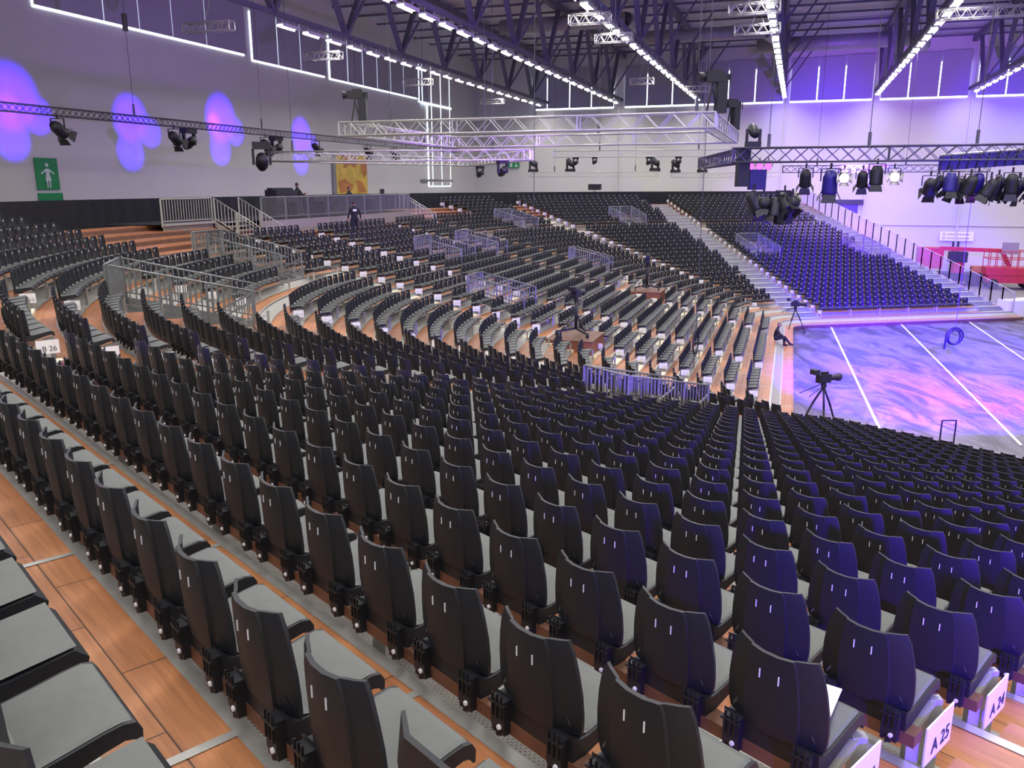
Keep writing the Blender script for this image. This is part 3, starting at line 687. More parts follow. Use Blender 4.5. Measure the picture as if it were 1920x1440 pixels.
truss('lighting_truss', HP(20, -28.1, 2.70), HP(66, -27.1, 2.62), .3, .30, 'trussd', 'long dark truss running away along the left wall with small lamps under it', G2, .6, .022, True)
truss('lighting_truss', HP(29, -2.1, .72), HP(29, 11, .72), .4, .44, 'trussd', 'dark cross-braced truss at right carrying the lamp cluster', G2, .9, .03, True)
truss('lighting_truss', HP(29.4, -2.1, .72), HP(38, -4.2, .72), .4, .42, 'trussd', 'dark truss running away from the corner with the stacked lamps', G2, .9, .03, True)
truss('lighting_truss', HP(55.5, -1.0, .75), HP(56.5, 10.5, .75), .35, .40, 'trussd', 'thinner dark truss behind the right truss', G2, .9, .025, True)
for i, (p, q, l, ph) in enumerate([(33.7, -26.9, 2.5, 'top left corner'), (42.9, -26.4, 2.2, 'upper left above the wall lights'), (55.5, -26.5, 2.1, 'left of centre'), (70, -26.2, 2, 'small and far, above the large frame'), (37.5, -9.9, 1.8, 'top centre, the nearer of a pair'), (42.5, -9.9, 1.8, 'top centre, the farther of a pair'), (37.5, -3.2, 2.0, 'under the brightest lamp row, nearer'), (42.3, -3.3, 2.0, 'under the brightest lamp row, farther'), (36.5, 5.2, 4, 'top right corner, nearer'), (41.5, 5.0, 4.5, 'top right corner, farther'), (60, -11.5, 1.6, 'small, by the second lamp row'), (66, -8.5, 1.8, 'small, by the third lamp row')]):
    t = truss('short_truss', HP(p, q, 6.75), HP(p, q+l, 6.75), .4, .38, 'trussm', 'short brightly lit silver truss under the roof, '+ph, 'short roof trusses', .45, .03)
    L_ = t.location; mb = MB()
    for dq in (l*.35, l*.65): mb.tube(HP(p, q+dq, 7.1)-L_, HP(p, q+l*.5, 7.9)-L_, .012, 4)
    mb.tube(HP(p, q+l*.5, 7.9)-L_, HP(p, q+l*.5, ROOF)-L_, .02, 4); mb.build('sling', M['alu'], t)
# suspension cables
for i, (p, q, z) in enumerate([(26, -13, 2.), (26, -8, 2.), (26, -3, 2.), (35, -13, 2), (35, -8, 2.), (29, -1, 1.1), (29, 2, 1.1), (29, 5, 1.1), (29, 8, 1.1), (24, -28, 3), (31, -28, 3), (40, -27.7, 3), (50, -27.4, 3), (60, -27.2, 3), (34, -22, 1.5), (36, -13, 1.5), (53, -12, 2.1), (54, -6, 2.1), (56, 1, 1.1), (56, 6, 1.1), (71, -20, 1.1), (71, -13, 1.1)]):
    mb = MB(); mb.tube(HP(p, q, z), HP(p, q, ROOF-.4), .012, 5); mb.tube(HP(p, q, z+.05), HP(p, q, z+.5), .05, 6)
    if i in (2, 6, 10): mb.tube(HP(p, q, 6.5), HP(p, q, 7.2), .12, 8)
    o = mb.build('hoist_cable', M['cable']); tag(o, 'thin steel cable from the roof down to the %s' % ('large frame at top centre' if p in (26, 35) else 'dark right-hand truss' if p == 29 else 'long left-hand truss' if q < -27 else 'silver truss %s' % ('of the lower frame' if p < 40 else 'far behind')), 'cable', 'suspension cables to the %s' % ('large frame' if p in (26, 35) else 'right truss' if p == 29 else 'left truss' if q < -27 else 'lower frame' if p < 40 else 'far trusses'))
for (x, y, z0, z1, lab) in [(7.09, 31.51, -5.5, ROOF, 'long thin cable hanging to the middle seats with a cable hoop on its end'), (20.3, 37.46, -6.3, .7, 'thin cable hanging over the arena floor with a coil on its end')]:
    o = MB().tube((x, y, z0), (x, y, z1), .014, 5).build('hanging_cable', M['cable']); tag(o, lab, 'cable')
o = MB().tube((1.05, 40, -5.9), (1.05, 40, ROOF), .016, 5).build('hanging_cable', M['cable']); tag(o, 'long thin dark cable hanging straight down near the picture centre', 'cable')
def ring(c, rr, r, ax, n=20, mb=None):
    mb = mb or MB()
    for i in range(n):
        a, b = 2*PI*i/n, 2*PI*(i+1)/n; mb.tube(Vector(c)+Vector((ax[0]*cos(a)*rr, ax[1]*cos(a)*rr, sin(a)*rr)), Vector(c)+Vector((ax[0]*cos(b)*rr, ax[1]*cos(b)*rr, sin(b)*rr)), r, 5, cap=False)
    return mb
mb = ring((20.3, 37.46, -6.75), .38, .05, (1, 0)); ring((20.32, 37.5, -6.8), .33, .04, (.95, .3), mb=mb); mb.tube((19.93, 37.46, -6.8), (19.9, 37.46, -7.35), .05, 5)
tag(mb.build('cable_coil', M['black']), 'black coil of cable hanging over the arena floor', 'cable coil')
tag(ring((7.1, 31.5, -5.85), .5, .035, (.4, .9)).build('cable_hoop', M['black']), 'dark hoop of cable hanging among the middle seats', 'cable coil')

# ------------------------------------------------------------------ stage lamps
def parcan(loc, yaw, tilt, sc, label, group, lens='lens', body='black', cat='stage lamp', barn=True, name='stage_lamp', drop=.34):
    t = thing(name, loc, label, cat, group, yaw); Rt = Matrix.Rotation(tilt, 4, 'X')
    mb = MB(); mb.lathe((0, 0, 0), (0, 0, 1), [(-.22*sc, .0), (-.22*sc, .10*sc), (-.1*sc, .15*sc), (.2*sc, .16*sc), (.24*sc, .17*sc), (.24*sc, .15*sc)], 14)
    mb.v = [tuple(Matrix.Translation((0, 0, -drop*sc)) @ Rt @ Vector(v)) for v in mb.v]; can = mb.build('can', M[body], t, True)
    mb = MB(); k = 14; mb.face([tuple(Matrix.Translation((0, 0, -drop*sc)) @ Rt @ Vector((.15*sc*cos(2*PI*i/k), .15*sc*sin(2*PI*i/k), .225*sc))) for i in range(k)]); mb.build('lens', M[lens], t)
    mb = MB()
    for sx in (-1, 1): mb.bar((sx*.19*sc, 0, -drop*sc), (sx*.19*sc, 0, -.08*sc), .03*sc, .02*sc)
    mb.bar((-.19*sc, 0, -.08*sc), (.19*sc, 0, -.08*sc), .04*sc, .02*sc); mb.tube((0, 0, -.08*sc), (0, 0, .06), .025*sc, 6); mb.build('yoke', M['black'], t)
    if barn:
        mb = MB()
        for a in range(4):
            A = Matrix.Translation((0, 0, -drop*sc)) @ Rt @ Matrix.Rotation(a*PI/2, 4, 'Z')
            mb.face([tuple(A @ Vector(v)) for v in ((-.12*sc, .16*sc, .24*sc), (.12*sc, .16*sc, .24*sc), (.16*sc, .24*sc, .40*sc), (-.16*sc, .24*sc, .40*sc))])
        mb.build('barn_doors', M['black'], t)
    return t
def mover(loc, yaw, sc, label, group, up=1, body='black', name='moving_head_lamp'):
    t = thing(name, loc, label, 'stage lamp', group, yaw)
    MB().box((-.2*sc, -.17*sc, 0), (.2*sc, .17*sc, up*.16*sc) if up > 0 else (.2*sc, .17*sc, .0001)).build('base', M[body], t) if up > 0 else MB().box((-.2*sc, -.17*sc, -.16*sc), (.2*sc, .17*sc, 0)).build('base', M[body], t)
    mb = MB()
    for sx in (-1, 1): mb.bar((sx*.19*sc, 0, up*.16*sc), (sx*.19*sc, 0, up*.52*sc), .06*sc, .12*sc)
    mb.build('yoke', M[body], t)
    A = Matrix.Translation((0, 0, up*.46*sc)) @ Matrix.Rotation(R(65 if up < 0 else -60), 4, 'X'); mb = MB()
    mb.lathe((0, 0, 0), (0, 0, 1), [(-.25*sc, 0), (-.25*sc, .11*sc), (-.1*sc, .15*sc), (.15*sc, .14*sc), (.26*sc, .12*sc), (.26*sc, 0)], 12); mb.v = [tuple(A @ Vector(v)) for v in mb.v]; mb.build('head', M[body], t, True)
    return t
GL = 'small lamps under the left truss'
for i, (p, ph) in enumerate([(26.6, 'nearest the toilet sign'), (33.2, 'second along, with a bright front'), (40.4, 'third along'), (45.5, 'fourth along'), (52, 'fifth along'), (56, 'sixth along, by the banner')]):
    parcan(HP(p, -27.8, 2.7), AX+R(100), R(120), 1.5 if i < 3 else 1.3, 'black stage lamp hanging under the left truss, '+ph, GL)
    if i in (1, 2): mover(HP(p+1, -27.8, 2.68), 1, 1.5, 'black moving head hanging beside the lamp %s' % ph, GL, -1)
mover(HP(32.9, -22.9, 1.9), .3, 1.9, 'black moving head standing on the left corner of the lower frame', 'moving heads on the trusses', -1)
for (p, q, ph, sc) in [(35.3, -12.3, 'right end of the lower frame', 1.1), (46, -17.4, 'rear of the lower frame', 1.), (53.2, -13.6, 'left end of the pale rear truss', .8), (53.4, -12.4, 'left part of the pale rear truss', .7), (54, -7.2, 'right part of the pale rear truss', .8), (53.8, -9, 'middle of the pale rear truss', .8)]:
    mover(HP(p, q, 1.1 if p < 50 else 1.75), .5, sc, 'dark moving head hanging from the '+ph, 'moving heads on the trusses', -1)
for (p, q, ph) in [(70.6, -21.8, 'left end of the left distant truss'), (70.6, -18.5, 'middle of the left distant truss'), (70.6, -11.3, 'right end of the left distant truss'), (75.6, -10.3, 'left end of the right distant truss'), (75.6, -8, 'left part of the right distant truss')]:
    mover(HP(p, q, 1.1 if p < 75 else 1.04), .5, 1.7, 'small black moving head standing on the '+ph, 'moving heads on the distant trusses', 1)
# follow spots
def followspot(loc, yaw, sc, label):
    t = thing('follow_spot', loc, label, 'follow spot', 'follow spots on the large frame', yaw)
    MB().box((.04*sc, -.18*sc, 0), (.42*sc, .14*sc, 1.15*sc)).build('column', M['black'], t)
    mb = MB(); mb.box((-.42*sc, -.2*sc, 1.08*sc), (.30*sc, .2*sc, 1.42*sc)); mb.box((-.2*sc, -.16*sc, 1.42*sc), (.25*sc, .16*sc, 1.5*sc)); mb.lathe((-.42*sc, 0, 1.25*sc), (-.66*sc, 0, 1.23*sc), [(0, .15*sc), (.8, .17*sc), (1, .18*sc), (1, .0)], 12); mb.box((.3*sc, -.12*sc, 1.15*sc), (.5*sc, .12*sc, 1.36*sc)); mb.build('lamp_body', M['black'], t)
    mb = MB(); mb.bar((-.1*sc, 0, 1.05*sc), (-.3*sc, 0, 0), .06*sc, .06*sc); mb.bar((-.1*sc, 0, .9*sc), (.1*sc, 0, .1*sc), .05*sc, .05*sc); mb.build('strut', M['black'], t)
    mb = MB(); mb.box((-.5*sc, -.1*sc, 1.32*sc), (-.1*sc, .1*sc, 1.38*sc)); mb.tube((.5*sc, -.2*sc, 1.0*sc), (.5*sc, -.2*sc, 1.35*sc), .03*sc, 6); mb.build('handle', M['black'], t)
followspot(HP(26, -14.2, 2.05), 0, .72, 'black follow spot on its column above the left end of the large frame')
followspot(HP(26, -2.5, 2.05), .2, .8, 'black follow spot on its column above the right end of the large frame')
followspot(HP(34, -2.6, 2.05), .5, .75, 'dark follow spot just behind the right end of the large frame')
mover(HP(29.1, -1.5, 1.2), 0, 1.1, 'black moving head on top of the right truss end', 'moving heads at the right truss end', 1)
b = thing('lamp_tower_box', HP(29, -1.9, -.05), 'tall dark dimmer box hanging at the left end of the right truss', 'lighting box')
MB().box((0, 0, 0), (.38, .4, 1.25)).build('case', M['black'], b); MB().box((.42, .05, -.1), (.95, .35, .55)).build('side_case', M['litb'], b)
rs = random.Random(3)
for i, (dq, dz, tl) in enumerate([(-.95, -.1, 150), (-.65, -.25, 115), (-.25, -.3, 190), (.0, -.15, 220), (.25, -.25, 140)]):
    parcan(HP(29, -.4+dq, -.02+dz+.1), rs.uniform(0, 6), R(tl), 1.35, 'black stage lamp bunched under the right truss left end, %s from left' % ORD[i+1], 'lamps bunched at the left end of the right truss')
for (q, tl, sc, body, lens, z, ph) in [(.2, 150, 1.15, 'black', 'lens', .62, 'small, right of the bunch'), (.95, 165, 1.5, 'litb', 'litp', .62, 'big and blue lit'), (1.35, 95, .95, 'black', 'lit', .55, 'with a glaring white lens, left one'), (1.9, 150, 1.05, 'black', 'lens', .55, 'small, right of the glaring lens'), (2.3, 175, 1.25, 'black', 'lens', .74, 'round, hanging high'), (2.8, 95, .95, 'black', 'lit', .58, 'with a glaring white lens, right one')]:
    parcan(HP(29, q, z), R(-18) if tl < 110 else R(160), R(tl), sc, 'stage lamp under the right truss, '+ph, 'lamps under the right truss', lens, body)
for i in range(18):
    q = 3.75+i*.27; parcan(HP(28.3+.4*(i % 2), q, .36+.07*(i % 3)-.008*i), R(200+rs.uniform(-50, 50)), R(150+rs.uniform(-25, 25)), 1.15, 'tilted black lamp in the dense row at right, %s from left' % ORD[i+1], 'dense row of lamps at upper right', 'litp' if i in (3, 6, 11) else 'lens', 'litb' if i in (2, 5) else 'black')
b = thing('lit_truss_grid', HP(28.9, 4.0, .42), 'blue glowing lamp grid with cables behind the dense row of lamps', 'lighting rig')
mb = MB(); e = HP(28.9, 10.5, .85)-b.location; f = Vector((0, 0, .42))
mb.face([Vector((0, 0, 0)), e-f*0, e+f, f*1.0]); mb.build('back_sheet', M['litb'], b)
mb = MB()
for i in range(26):
    a = e*(i/26); mb.tube(a+Vector((0, -.06, 0)), a+f+Vector((.1, -.06, rs.uniform(-.05, .1))), .02, 4)
mb.build('cable_loops', M['black'], b); MB().tube(f+Vector((0,0,.03)), e+f+Vector((0,0,.03)), .04, 6).build('top_tube', M['trussm'], b)
for (p, q, c, ph) in [(53.8, -3.4, 'litp', 'left'), (53.8, -2.9, 'litp', 'middle'), (53.8, -2.4, 'litp', 'right')]:
    parcan(HP(p, q+.6, 1.55), R(-18), R(95), 1.3, 'purple glowing lamp, %s of the three beside the right truss end' % ph, 'three purple glowing lamps', c, 'black', barn=False)

# ------------------------------------------------------------------ sound desk platform
sp = thing('desk_platform', P3(sM(11), 21.2, -1.5), 'raised sound desk platform with grey front at the top of the stand', 'platform')
L_ = sp.location; ZP = -1.5
def sP(s): return 10-(S0-s)/2.69 if s < S0 else (sM(s) if s < S0+LM else 10+LM+(s-S0-LM)/2.6)
def pp(s, D, z): return P3(sP(s), D, z)-L_
mb = MB(); mb.face([pp(5.4, 21.25, ZP), pp(20.9, 21.25, ZP), pp(20.9, 25.2, ZP), pp(5.4, 25.2, ZP)]); mb.face([pp(.5, 22.4, ZP), pp(5.4, 22.4, ZP), pp(5.4, 25.2, ZP), pp(.5, 25.2, ZP)]); mb.build('deck', M['blackcloth'], sp)
mb = MB(); mb.face([pp(5.4, 21.25, -3.2), pp(20.9, 21.25, -3.2), pp(20.9, 21.25, ZP-.02), pp(5.4, 21.25, ZP-.02)]); mb.face([pp(.5, 22.45, -1.95), pp(3.6, 22.45, -1.95), pp(3.6, 22.45, ZP-.02), pp(.5, 22.45, ZP-.02)]); mb.build('front_cladding', M['fascia'], sp)
mb = MB(); mb.bar(pp(.5, 22.38, ZP), pp(3.6, 22.38, ZP), .1, .1); mb.build('edge_beam', M['alu'], sp)
for k, (s0, D0, s1) in enumerate([(3.65, 22.35, 5.35), (20.95, 22.0, 21.5)]):
    mb = MB()
    for i in range(8): 
        D = D0-.3*i; z = ZP-.02-.17*i; mb.face([pp(s0, D, z), pp(s1, D, z), pp(s1, D-.28, z), pp(s0, D-.28, z)]); mb.face([pp(s0, D-.28, z), pp(s1, D-.28, z), pp(s1, D-.28, z-.04), pp(s0, D-.28, z-.04)])
    mb.build('stair_treads', M['alu'], sp)
    for s in (s0, s1): MB().bar(pp(s, D0, ZP-.1), pp(s, D0-2.4, ZP-1.45), .05, .2).build('stair_stringer', M['alu'], sp)
    for s, w in ((s0, 'left'), (s1, 'right')):
        rail('guard_rail', P3(sP(s), D0, ZP), P3(sP(s), D0-2.2, ZP-1.2), 1.0, 'silver stair rail, %s side of the stair at the platform %s end' % (w, ('left', 'right')[k]), 'platform rails', m='alu', postgap=1.1, gap=.16)
rail('guard_rail', P3(sP(.5), 22.45, ZP), P3(sP(3.6), 22.45, ZP), 1.0, 'silver rail on the left walkway of the sound desk platform', 'platform rails', m='alu', postgap=3, gap=.16)
for i in range(8):
    a, b_ = 5.5+i*1.92, 5.5+(i+1)*1.92-.02
    rail('guard_rail', P3(sP(a), 21.3, ZP), P3(sP(b_), 21.3, ZP), 1.0, 'grey barred rail panel on the sound desk platform front, %s from left' % ORD[i+1], 'platform rails', postgap=1.75, gap=.11)
for i, (s, w, ph) in enumerate([(9.7, 1.9, 'carrying a row of black cases'), (12.7, 1.1, 'in front of the seated technician'), (18.2, 1.3, 'right of the banner')]):
    t = thing('mixing_desk', P3(sM(s), 23.0, ZP), 'black covered desk on the platform, '+ph, 'desk', 'desks on the platform', dM)
    MB().box((-w/2, -.4, .72), (w/2, .4, .78)).build('table_top', M['black'], t); MB().box((-w/2, -.35, .78), (w/2, .3, .98 if i else 1.3)).build('console', M['black'], t)
    for x in (-w/2+.05, w/2-.05): MB().box((x-.03, -.3, 0), (x+.03, .3, .72)).build('leg', M['black'], t)
    if i == 0:
        for j in range(5): MB().box((-.9+j*.37, -.1, 1.3), (-.58+j*.37, .2, 1.4)).build('case_lid', M['black'], t)
t = thing('loudspeaker', P3(sM(20.6), 23., ZP), 'small black box speaker on a stand at the right of the platform', 'loudspeaker'); MB().box((-.12, -.12, .9), (.12, .12, 1.3)).build('cabinet', M['black'], t); MB().tube((0, 0, 0), (0, 0, .9), .03, 6).build('stand', M['black'], t)
t = thing('loudspeaker', HP(72.6, -16.8, deck(30)), 'black loudspeaker on an A-shaped stand before the far black backdrop', 'loudspeaker', rz=AX+PI/2)
MB().box((-.55, -.2, 1.35), (.55, .2, 1.85)).build('cabinet', M['black'], t); mb = MB(); mb.tube((0, 0, 1.4), (-.55, 0, 0), .03, 6); mb.tube((0, 0, 1.4), (.55, 0, 0), .03, 6); mb.build('stand_legs', M['alu'], t)

# ------------------------------------------------------------------ people
def person(name, loc, rz, joints, radii, label, shirt, legs='denim', hair='hair', headp=None, headf=0., hands=None, cuts=None):
    t = thing('person', loc, label, 'person', None, rz)
    idx = {k: i for i, k in enumerate(joints)}
    E_ = [('pel','chest'),('chest','neck'),('neck','head'),('pel','lh'),('lh','lk'),('lk','la'),('la','lt'),('pel','rh'),('rh','rk'),('rk','ra'),('ra','rt'),('chest','ls'),('ls','le'),('le','lw'),('chest','rs'),('rs','re'),('re','rw')]
    me = bpy.data.meshes.new('body'); me.from_pydata([joints[k] for k in joints], [(idx[a], idx[b]) for a, b in E_], [])
    o = bpy.data.objects.new('body', me); C.objects.link(o); o.parent = t
    md = o.modifiers.new('skin', 'SKIN'); sk = me.skin_vertices[0].data
    for k, i in idx.items(): sk[i].radius = (radii.get(k, .05),)*2 if not isinstance(radii.get(k), tuple) else radii[k]
    sk[idx['pel']].use_root = True
    md.use_smooth_shade = True; ss_ = o.modifiers.new('sub', 'SUBSURF'); ss_.levels = ss_.render_levels = 1; me.materials.append(M[shirt])
    # head with face and hair
    h = Vector(joints['head']); f = Vector((sin(headf), cos(headf), 0)); rt = Vector((f.y, -f.x, 0))
    def ell(c, rx, ry, rz_, n=12, m=8, cutz=None):
        mb = MB(); ring_ = []
        for j in range(m+1):
            ph = PI*j/m; 
            for i in range(n):
                th = 2*PI*i/n; z = -cos(ph)*rz_; 
                mb.v.append(tuple(c+rt*(sin(ph)*cos(th)*rx)+f*(sin(ph)*sin(th)*ry)+Vector((0, 0, z))))
        for j in range(m):
            if cutz is not None and -cos(PI*(j+1)/m) < cutz: continue
            for i in range(n): k = (i+1) % n; mb.f.append((j*n+i, j*n+k, (j+1)*n+k, (j+1)*n+i)); mb.m.append(0)
        return mb
    hd = ell(h+Vector((0, 0, .05)), .075, .095, .12); hd.v = list(hd.v)
    ns = ell(h+f*.095+Vector((0, 0, .04)), .014, .02, .025, 6, 4); b0 = len(hd.v); hd.v += ns.v; hd.f += [tuple(b0+i for i in q) for q in ns.f]; hd.m += ns.m
    for sx in (-1, 1):
        er = ell(h+rt*.077*sx+Vector((0, 0, .045)), .012, .02, .032, 6, 4); b0 = len(hd.v); hd.v += er.v; hd.f += [tuple(b0+i for i in q) for q in er.f]; hd.m += er.m
    ho = hd.build('head', M['skin'], t, True)
    fe = MB()
    for sx in (-1, 1): fe.box((-.008, -.004, -.005), (.008, .004, .005), 0, Matrix.Translation(h+f*.088+rt*.03*sx+Vector((0, 0, .06))))
    fe.box((-.02, -.003, -.004), (.02, .003, .004), 0, Matrix.Translation(h+f*.09+Vector((0, 0, .0)))); fe.build('eyes_and_mouth', M['hair'], ho)
    ell(h-f*.012+Vector((0, 0, .07)), .082, .10, .115, 12, 8, -.15).build('hair', M[hair], t, True)
    for k, e_ in (('lw', 'le'), ('rw', 're')):
        w = Vector(joints[k]); d = (w-Vector(joints[e_])).normalized(); side = d.orthogonal().normalized(); up = d.cross(side)
        mb = MB(); mb.lathe(w, w+d*.09, [(0, .026), (.5, .038), (1, .034), (1, 0)], 8)
        for j in range(4): 
            b_ = w+d*.085+side*(.024-.016*j); ln = (.06, .072, .068, .052)[j]; mb.tube(b_, b_+d*ln*.55+up*.008, .009, 5, r2=.008); mb.tube(b_+d*ln*.55+up*.008, b_+d*ln*.9+up*.03, .008, 5, r2=.006)
        mb.tube(w+d*.03+side*.03, w+d*.075+side*.065, .011, 5, r2=.008); mb.build('hand', M['skin'], t, True)
    # trousers over the legs and shoes
    mb = MB()
    for s_ in 'lr':
        a, b_, c_ = (Vector(joints[s_+x]) for x in 'hka'); mb.lathe(a+Vector((0, 0, .04)), b_, [(0, .105), (.3, .102), (1, .07)], 10); mb.lathe(b_, c_, [(-.05, .069), (.3, .068), (1, .052)], 10)
    mb.build('trousers', M[legs], t, True)
    for s_ in 'lr':
        a, b_ = Vector(joints[s_+'a']), Vector(joints[s_+'t']); d = (b_-a); d.z = 0; d.normalize(); mb = MB(); mb.lathe(a+Vector((0, 0, -.045))-d*.06, a+Vector((0, 0, -.055))+d*.2, [(0, 0), (0, .035), (.3, .048), (.75, .045), (1, .02), (1, 0)], 8); mb.build('shoe', M['black'], t, True)
    return t
RAD = dict(pel=(.15, .11), chest=(.19, .12), neck=.058, head=.07, lh=.09, rh=.09, lk=.06, rk=.06, la=.042, ra=.042, lt=.03, rt=.03, ls=.07, rs=.07, le=.048, re=.048, lw=.03, rw=.03)
stand_j = dict(pel=(0, 0, .95), chest=(0, .03, 1.33), neck=(0, .03, 1.5), head=(0, .05, 1.60), lh=(-.1, 0, .9), lk=(-.11, .03, .48), la=(-.11, 0, .09), lt=(-.12, .14, .04), rh=(.1, 0, .9), rk=(.12, .1, .50), ra=(.12, .0, .10), rt=(.13, .14, .05), ls=(-.2, .02, 1.40), le=(-.29, .0, 1.14), lw=(-.30, .12, .92), rs=(.2, .02, 1.40), re=(.30, .0, 1.14), rw=(.33, .1, .92))
sit_j = dict(pel=(0, 0, .50), chest=(0, .06, .88), neck=(0, .12, 1.06), head=(0, .18, 1.15), lh=(-.1, .03, .50), lk=(-.12, .44, .52), la=(-.12, .46, .10), lt=(-.13, .60, .05), rh=(.1, .03, .50), rk=(.11, .46, .53), ra=(.08, .72, .16), rt=(.07, .86, .14), ls=(-.2, .08, .96), le=(-.25, .22, .72), lw=(-.12, .42, .62), rs=(.2, .08, .96), re=(.25, .22, .72), rw=(.08, .42, .62))
desk_j = dict(sit_j); desk_j.update(lw=(-.12, .46, .80), rw=(.12, .46, .80), chest=(0, .03, .9), neck=(0, .05, 1.08), head=(0, .06, 1.18), la=(-.12, .46, .1))
# man seated on the lowest step facing the stage
zc = deck(0)-.50+.28
low_j = {k: (v[0], v[1], v[2]-(.15 if k not in ('lk', 'rk', 'la', 'ra', 'lt', 'rt') else (.06 if k in ('lk', 'rk') else 0))) for k, v in sit_j.items()}
person('person', P3(sM(15.1), -.72, deck(0)-.01), dM-PI, low_j, RAD, 'man in black suit seated on the lowest step beside the arena floor', 'cloth', hair='hairgrey')
person('person', P3(sM(10.6), Drow(26)-.55, deck(26)), R(22), stand_j, RAD, 'person in black jacket with white back print walking up among the chairs', 'cloth')
jk = bpy.data.objects[[o.name for o in bpy.data.objects if o.name.startswith('person')][-1]]
MB().box((-.09, -.165, 1.30), (.09, -.14, 1.40)).build('back_print', M['white'], jk)
person('person', P3(sM(12.), 23.6, ZP+.3), dM-PI+R(60), desk_j, RAD, 'technician in black seated behind the desk on the sound platform, hands on the console', 'cloth')
person('person', P3(sM(17.8), 23.8, ZP+.1), dM-PI, desk_j, RAD, 'person in dark clothes bent low behind the right-hand desk on the platform', 'cloth')

# ------------------------------------------------------------------ cameras on tripods
def tvcam(loc, rz, sc, label, pedestal=False, base=None):
    t = thing('television_camera', loc, label, 'camera', None, rz); h = 1.35*sc
    if not pedestal:
        for a in (R(90), R(210), R(330)):
            mb = MB(); f = Vector((cos(a)*.62*sc, sin(a)*.62*sc, 0)); mb.tube((0, 0, h), f*.55+Vector((0, 0, h*.5)), .035*sc, 6); mb.tube(f*.5+Vector((-.03, 0, h*.55)), f, .022*sc, 6); mb.tube(f*.5+Vector((.03, 0, h*.55)), f, .022*sc, 6); mb.build('tripod_leg', M['black'], t, True)
        mb = MB()
        for a in (R(90), R(210), R(330)): f = Vector((cos(a)*.62*sc, sin(a)*.62*sc, .04)); mb.tube((0, 0, .12), f, .02, 5)
        mb.build('spreader', M['black'], t)
    else:
        MB().tube((0, 0, .25), (0, 0, h), .07*sc, 10).build('column', M['black'], t, True)
        for a in (R(90), R(210), R(330)):
            f = Vector((cos(a)*.75*sc, sin(a)*.75*sc, 0)); mb = MB(); mb.bar((0, 0, .28), f+Vector((0, 0, .16)), .07, .07); mb.tube((0, 0, .9), f*.8+Vector((0, 0, .2)), .02, 5); lg = mb.build('dolly_arm', M['black'], t)
            mb = MB(); mb.tube(f+Vector((-.03, 0, .1)), f+Vector((.03, 0, .1)), .1, 12); mb.build('wheel', M['rubber'], lg, True)
    MB().lathe((0, 0, h-.06), (0, 0, h+.14*sc), [(0, .07*sc), (.5, .1*sc), (1, .07*sc), (1, 0)], 10).build('pan_head', M['black'], t, True)
    mb = MB(); mb.box((-.11*sc, -.26*sc, h+.14*sc), (.11*sc, .2*sc, h+.42*sc)); mb.box((-.05*sc, -.12*sc, h+.42*sc), (.05*sc, .12*sc, h+.50*sc)); mb.build('camera_body', M['black'], t)
    MB().lathe((0, .2*sc, h+.28*sc), (0, .62*sc, h+.28*sc), [(0, .09*sc), (.6, .1*sc), (.7, .13*sc), (1, .14*sc), (1, 0)], 12).build('lens', M['black'], t, True)
    MB().box((-.13*sc, -.5*sc, h+.44*sc), (.13*sc, -.3*sc, h+.60*sc)).build('viewfinder', M['black'], t)
    mb = MB(); mb.tube((.08*sc, -.1*sc, h+.05), (.25*sc, -.75*sc, h-.22*sc), .015*sc, 5); mb.tube((-.08*sc, -.1*sc, h+.05), (-.25*sc, -.75*sc, h-.22*sc), .015*sc, 5); mb.build('pan_bar', M['black'], t)
    return t
tvcam((10.3, 26.6, FLOOR), R(-70), 1.0, 'black television camera on a tripod standing on the purple lit foil')
tvcam((15.4, 44.7, FLOOR), R(-110), .95, 'distant camera tripod at the corner of the arena floor by the far bend')
def box_plat(s, r, w, d, h, label, m='ply'):
    p, tt = P(s, Drow(r)-.1); rz = math.atan2(tt[1], tt[0]); t = thing('camera_platform', (p[0], p[1], deck(r)-.1), label, 'platform', None, rz)
    MB().box((-w/2, -d/2, 0), (w/2, d/2, h-.04)).build('box_body', M[m], t); MB().box((-w/2-.03, -d/2-.03, h-.04), (w/2+.03, d/2+.03, h)).build('top_board', M['beam'], t); return Vector((p[0], p[1], deck(r)-.1+h)), rz
q, rz = box_plat(sM(2.9), 8.9, 2.1, 1.7, .55, 'red-brown wooden camera platform built over the seats in the middle block')
tvcam(q, rz-R(100), .95, 'tall camera on a wheeled pedestal standing on the red-brown platform', True)
q, rz = box_plat(sM(17.6), 8.6, 1.9, 1.7, .6, 'dark brown camera platform farther back at the far bend')
tvcam(q, rz-R(80), .95, 'dark camera on a pedestal on the farther brown platform', True)

# ------------------------------------------------------------------ right side: fence, lifts, dust sheet box, papers
n = 26
for i in range(n):
    r0, r1 = 31-i*31/n, 31-(i+1)*31/n
    rail('fence_panel', P3(SF+13.95, Drow(r0)-.1, deck(r0)), P3(SF+13.95, Drow(r1)-.1, deck(r1)), 1.35, 'tall barred fence panel at the far block right edge, %s from top' % ORD[i+1], 'fence panels down the far block edge', m='mesh', postgap=1.9, gap=.10, bar=.022 if i < 11 else .008, cat='fence')
